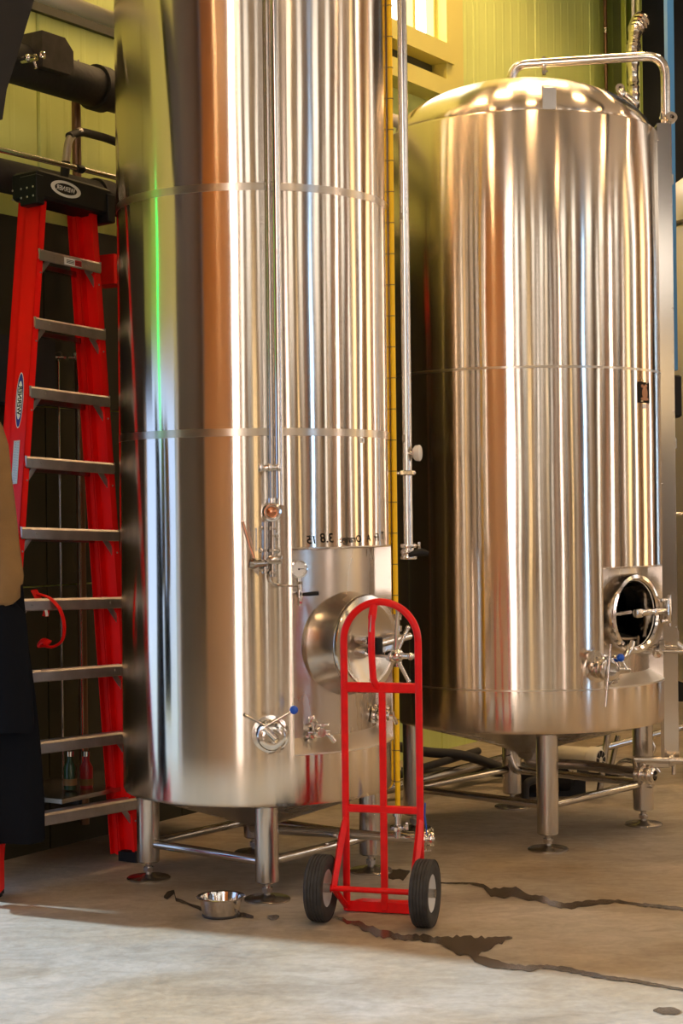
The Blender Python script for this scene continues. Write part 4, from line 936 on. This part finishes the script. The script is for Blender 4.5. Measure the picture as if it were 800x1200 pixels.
for sd in (-1, 1):
    sub('axle_bracket', red, ht, lambda m: (m.tube([W(sd*hx, fy-.006, .37), W(sd*(hx+.004), fy-.05, .30), W(sd*(hx+.006), .0, WRr-.01)], [.016, .019, .017], n=4, flat=(.8, 1.2)), m.tube([W(sd*(hx+.004), .0, WRr), W(sd*hx, fy, .02)], .012, n=8)))
sub('toe_plate', red, ht, lambda m: (m.prism([(-hx-.012, fy), (hx+.012, fy), (hx+.012, fy+.16), (hx-.01, fy+.20), (-hx+.01, fy+.20), (-hx-.012, fy+.16)], .006, MT @ Matrix.Translation((0, 0, .004))), m.box((0, fy, .024), (2*hx, .006, .04), MT)), smooth=0)
sub('scratch_marks', alu, ht, lambda m: (m.tube([W(-.028, fy-.034, 1.175), W(-.031, fy-.0435, 1.11)], [.001, .0035], n=6),))

# ================================================================= BOWL
gb = G(259, 1073); gb.z = 0
bw = thing('pet_bowl', 'small round steel bowl standing on the floor in front of the tall tank', 'bowl', gb)
sub('bowl', chrome, bw, lambda m: m.lathe([(0, .004), (.066, .004), (.070, .006), (.078, .03), (.082, .070), (.094, .073), (.0965, .0765), (.093, .079), (.080, .077), (.076, .066), (.066, .016), (.05, .010), (0, .010)], 64, Matrix.Translation(gb)))
sub('rubber_ring', rubber, bw, lambda m: m.torus(Matrix.Translation(gb+V((0, 0, .005))), .070, .005, 48, 8))
gl = MB(); gl.lathe([(0, .034), (.0795*.88, .034)], 48, Matrix.Translation(gb))
wsf = gl.build('water', mat('water_surface', (.25, .22, .18), .03, 0, spec=.8)); wsf.parent = None
tag(wsf, 'shallow water inside the small steel bowl', 'water')

# ================================================================= WATER MARKS ON THE FLOOR
def trail(name, label, pts, jit=1.2, seed=1, z=.0022):
    rn = random.Random(seed); U, Lw = [], []
    for i in range(len(pts)-1):
        (x0, a0_, b0), (x1, a1_, b1) = pts[i], pts[i+1]; n = max(1, int(abs(x1-x0)/4))
        for k in range(n):
            t = k/n; x = x0+(x1-x0)*t; j1, j2 = rn.uniform(-1, 1)*jit, rn.uniform(-1, 1)*jit
            w = (b0-a0_)*(1-t)+(b1-a1_)*t; jj = min(1, w/6)
            U.append((x, a0_+(a1_-a0_)*t+j1*jj)); Lw.append((x, b0+(b1-b0)*t+j2*jj))
    U.append((pts[-1][0], pts[-1][1])); Lw.append((pts[-1][0], pts[-1][2]))
    m = MB(); n = len(U); vs = [G(x, y, z) for x, y in U]+[G(x, y, z) for x, y in Lw]
    m.add(vs, [(i, i+1, n+i+1, n+i) for i in range(n-1)]); o = m.build(name, wet, smooth=0); tag(o, label, 'puddle'); return o
trail('water_trail', 'long dark wet streak across the bright foreground floor past the hand truck', [(393, 1074, 1077), (420, 1080, 1087), (445, 1088, 1099), (470, 1094, 1101), (500, 1096, 1104), (520, 1098, 1108), (535, 1097, 1120), (560, 1098, 1118), (592, 1098, 1103), (600, 1098, 1100)], 2.0, 4)
trail('water_trail', 'thin continuing wet streak running to the right edge, nearest the camera', [(548, 1116, 1118), (556, 1119, 1127), (575, 1123, 1134), (600, 1130, 1136), (620, 1131, 1138), (633, 1130, 1134), (665, 1133, 1139), (700, 1141, 1146), (740, 1147, 1151), (800, 1158, 1161), (840, 1165, 1167)], 1.0, 6, .0026)
trail('water_trail', 'wet streak farther back running from behind the hand truck to the right edge', [(510, 1034, 1035), (550, 1034, 1036), (566, 1036, 1040), (575, 1041, 1051), (590, 1040, 1052), (604, 1039, 1050), (615, 1047, 1054), (640, 1051, 1058), (645, 1056, 1062), (665, 1058, 1065), (690, 1055, 1062), (720, 1054, 1058), (760, 1059, 1063), (800, 1063, 1067), (840, 1067, 1070)], 1.2, 8)
trail('puddle', 'small wet patch behind the hand truck at the tank foot', [(430, 1020, 1022), (445, 1018, 1027), (460, 1018, 1031), (472, 1019, 1031), (480, 1020, 1022)], 1.5, 9)
trail('puddle', 'small wet spot at the lower right corner of the floor', [(765, 1183, 1185), (772, 1180, 1188), (785, 1180, 1189), (795, 1182, 1188), (797, 1184, 1186)], .8, 10)
trail('puddle', 'wet line between the left tank foot and the bowl', [(192, 1050, 1052), (196, 1044, 1054), (204, 1043, 1047), (206, 1052, 1056), (222, 1058, 1061), (236, 1063, 1068)], .8, 11)
trail('puddle', 'wet spot trailing right of the bowl', [(278, 1068, 1075), (290, 1071, 1075), (297, 1073, 1076)], .8, 12)
trail('puddle', 'small wet spot below the middle tank foot', [(313, 1073, 1075), (318, 1072, 1078), (324, 1072, 1078), (327, 1073, 1075)], .6, 13)

# ================================================================= UNDER AND BEHIND THE RIGHT TANK
pm = P(655, 888, 9.6)
pu = thing('pump', 'pump with cream motor on a black body under the shorter tank', 'pump', V((pm.x, pm.y, 0)))
Mp = frame(P(672, 888, 9.35), (1, -.75, .0))
pmot = sub('motor', mat('cream_motor_paint', (.72, .66, .50), .45), pu, lambda m: (m.lathe([(0, -.14), (.055, -.14), (.062, -.12), (.064, .10), (.070, .105), (.070, .15), (.058, .165), (0, .167)], 40, Mp), m.box((.0, .0, -.02), (.08, .06, .10), Mp @ Matrix.Translation((-.0, -.06, -.03)), .006)))
def vents(m):
    for k in range(8):
        B = Mp @ Matrix.Rotation(k*pi/4, 4, 'Z'); m.prism([(.018, -.006), (.048, -.016), (.052, 0), (.048, .016), (.018, .006)], .001, B @ Matrix.Translation((0, 0, .1675)))
sub('vent_slots', blackp, pmot, vents, smooth=0)
sub('pump_body', blackp, pu, lambda m: (m.box(tuple(P(640, 915, 9.5)), (.30, .2, .16), None, .03), m.cyl(P(600, 912, 9.4), P(670, 908, 9.4), .085, n=28, bev=.02), m.box((P(645, 930, 9.5).x, 9.5, .05), (.36, .22, .10))))
sub('u_pipe', black_ins, pu, lambda m: m.tube([P(615, 940, 9.2), P(615, 917, 9.2), P(632, 913, 9.3)], .022, n=14, fillet=.08))
def floor_pipe(x0, y0, x1, y1, d0, d1, r, m_, name, label, cat='pipe', mids=()):
    pts = [P(x0, y0, d0)]+[P(*q) for q in mids]+[P(x1, y1, d1)]
    return tag(MB().tube(pts, r, n=12, fillet=.15).build(name, m_), label, cat)
floor_pipe(462, 874, 600, 905, 9.6, 9.7, .028, black_ins, 'black_hose', 'upper black hose sagging behind the gap between the tanks', 'hose', ((500, 882, 9.6), (545, 884, 9.7)))
floor_pipe(450, 925, 620, 882, 9.3, 10.2, .030, pipe_d, 'floor_pipe', 'grey pipe rising to the right behind the shorter tank legs')
floor_pipe(455, 912, 560, 880, 9.0, 10.0, .022, black_ins, 'black_hose', 'lower black hose slanting up behind the hand truck', 'hose')
floor_pipe(470, 905, 760, 904, 9.9, 9.9, .030, black_ins, 'floor_pipe', 'dark level pipe low behind the shorter tank legs')
floor_pipe(600, 905, 800, 852, 9.6, 9.9, .020, pipe_m, 'floor_pipe', 'bright pipe slanting up under the right side of the shorter tank')
floor_pipe(596, 885, 640, 905, 9.0, 9.2, .020, pipe_d, 'drain_bend', 'dull steel bend hanging beneath the shorter tank', 'pipe', ((602, 903, 9.0),))
floor_pipe(704, 950, 724, 862, 9.9, 9.9, .016, pipe_d, 'steel_strut', 'thin slanting steel strut behind the pump', 'strut')
floor_pipe(700, 945, 712, 858, 9.4, 9.4, .018, pipe_d, 'steel_strut', 'upright thin strut right of the pump', 'strut')
floor_pipe(716, 905, 752, 895, 9.3, 9.0, .014, pipe_m, 'drain_bend', 'small bright bent pipe beside the right rear leg', 'pipe', ((730, 890, 9.2),))
floor_pipe(757, 865, 772, 905, 9.3, 9.3, .012, pipe_m, 'hose_loop', 'small looped hose seen between leg and upright box post', 'hose', ((768, 875, 9.3), (760, 890, 9.3)))

# ================================================================= RIGHT BACKGROUND
# third tank at the right edge
C3 = (2.56, 10.2); R3 = .60
t3 = thing('white_lit_tank', 'third steel tank, only its left edge in view at the right border', 'tank', Matrix.Translation((C3[0], C3[1], 0)))
sub('shell', mat('pale_satin_steel', (.75, .69, .63), .55, .85), t3, lambda m: m.lathe([(R3-.03, .55), (R3, .57), (R3, 3.22), (R3-.01, 3.24), (R3-.02, 3.24)], 128, ringat(C3, 0)))
sub('dome', mat('pale_satin_steel', (1, 1, 1)), t3, lambda m: m.lathe([(R3-.03, 3.24), (R3+.02, 3.26), (R3+.02, 3.40), (R3-.03, 3.50), (R3-.2, 3.62), (0, 3.74)], 128, ringat(C3, 0)))
for k in range(4):
    a = R_(20+90*k); p = V((C3[0]+.5*sin(a), C3[1]-.5*cos(a), 0)); sub('leg', steel_leg, t3, lambda m: m.cyl(p, p+V((0, 0, .6)), .05, n=24))
sub('bottom_cone', steel_plain, t3, lambda m: m.lathe([(R3-.03, .55), (.08, .42), (0, .42)], 64, ringat(C3, 0)))
eb = P(790, 465, 9.7)
tag(MB().box(tuple(eb), (.06, .12, .24), None, .01).build('control_box', blackp), 'small black box on the edge of the third tank', 'box')
floor_pipe(790, 753, 803, 765, 9.3, 9.3, .025, pipe_m, 'pipe_elbow', 'bright steel pipe end beside the upright box post at hatch height')
floor_pipe(786, 602, 806, 602, 9.3, 9.3, .008, chrome, 'tie_bar', 'tiny steel bar right of the upright box post', 'bar')
bp_ = P(785.5, 200, 9.7)
tag(MB().box((bp_.x, 9.7, 4.28), (.036, .10, 3.84)).build('blue_post', blue_post), 'thin blue upright post behind the steel box post at the right', 'post')
# corner: green curtain folds, conduits, foil duct
def wpc(x, y, q=.2): return wp(x, y, q)
p0, p1 = wp(728, 60, .25), wp(752, 60, .2)
gc = thing('green_curtain', 'narrow green tarpaulin hanging in soft folds in the wall corner', 'curtain', V((p0.x, p0.y, .1)))
def curt(m):
    n = 40; vs = []
    for i in range(n+1):
        t = i/n; base_ = p0+(p1-p0)*t; off = .09*sin(t*pi*5)+.03*sin(t*17)
        vs += [V((base_.x, base_.y-off, .1)), V((base_.x, base_.y-off, 5.75))]
    m.add(vs, [(2*i, 2*i+2, 2*i+3, 2*i+1) for i in range(n)])
cu_ = sub('cloth', mat('green_cloth', (.42, .50, .10), .7), gc, curt)
for i, (x, q, r_, m_, lb) in enumerate(((709.5, .05, .014, mat('brown_conduit', (.2, .11, .06)), 'thin dark brown conduit on the green wall right of the dome'), (529, .06, .022, white_p, 'white upright conduit on the green wall beside the window'), (742, .45, .012, white_p, 'left thin pale conduit in the far wall corner'), (747.5, .5, .014, mat('green_conduit', (.45, .5, .2), .4), 'right thin greenish conduit in the far wall corner'))):
    p = wp(x, 60, q); t = thing('wall_conduit', lb, 'conduit', V((p.x, p.y, .3)))
    sub('tube', m_, t, lambda m: m.cyl(V((p.x, p.y, .3)), V((p.x, p.y, CEIL-.02)), r_, n=12)); zc = wp(x, 55 if i != 0 else 36, q).z; sub('clip', pipe_d, t, lambda m: m.cyl(V((p.x, p.y, zc-.02)), V((p.x, p.y, zc+.02)), r_*1.5, n=10))
pf = [wp(752, 22, .6), wp(744, 36, .6), wp(741, 60, .6), wp(742, 110, .6), wp(742, 170, .6)]
fd = MB(); rn = random.Random(5)
fd.tube(pf, .055, n=22, fillet=.3)
# crinkled sleeve rebuilt with rings of changing radius
fd = MB(); pts = []
for i in range(70):
    t = i/69*(len(pf)-1); k = min(int(t), len(pf)-2); pts.append(pf[k].lerp(pf[k+1], t-k))
fd.tube(pts, [.035+.016*rn.random()+(.02 if i < 18 else 0) for i in range(70)], n=14)
tag(fd.build('foil_duct', chrome, smooth=0), 'crinkled silver foil duct hanging in the far wall corner', 'duct')
dk = rbox(MB(), 10.9, S1, .0, 1.2, 6.05, 6.4); dk.build('trim_60', dark_w, kind='structure')
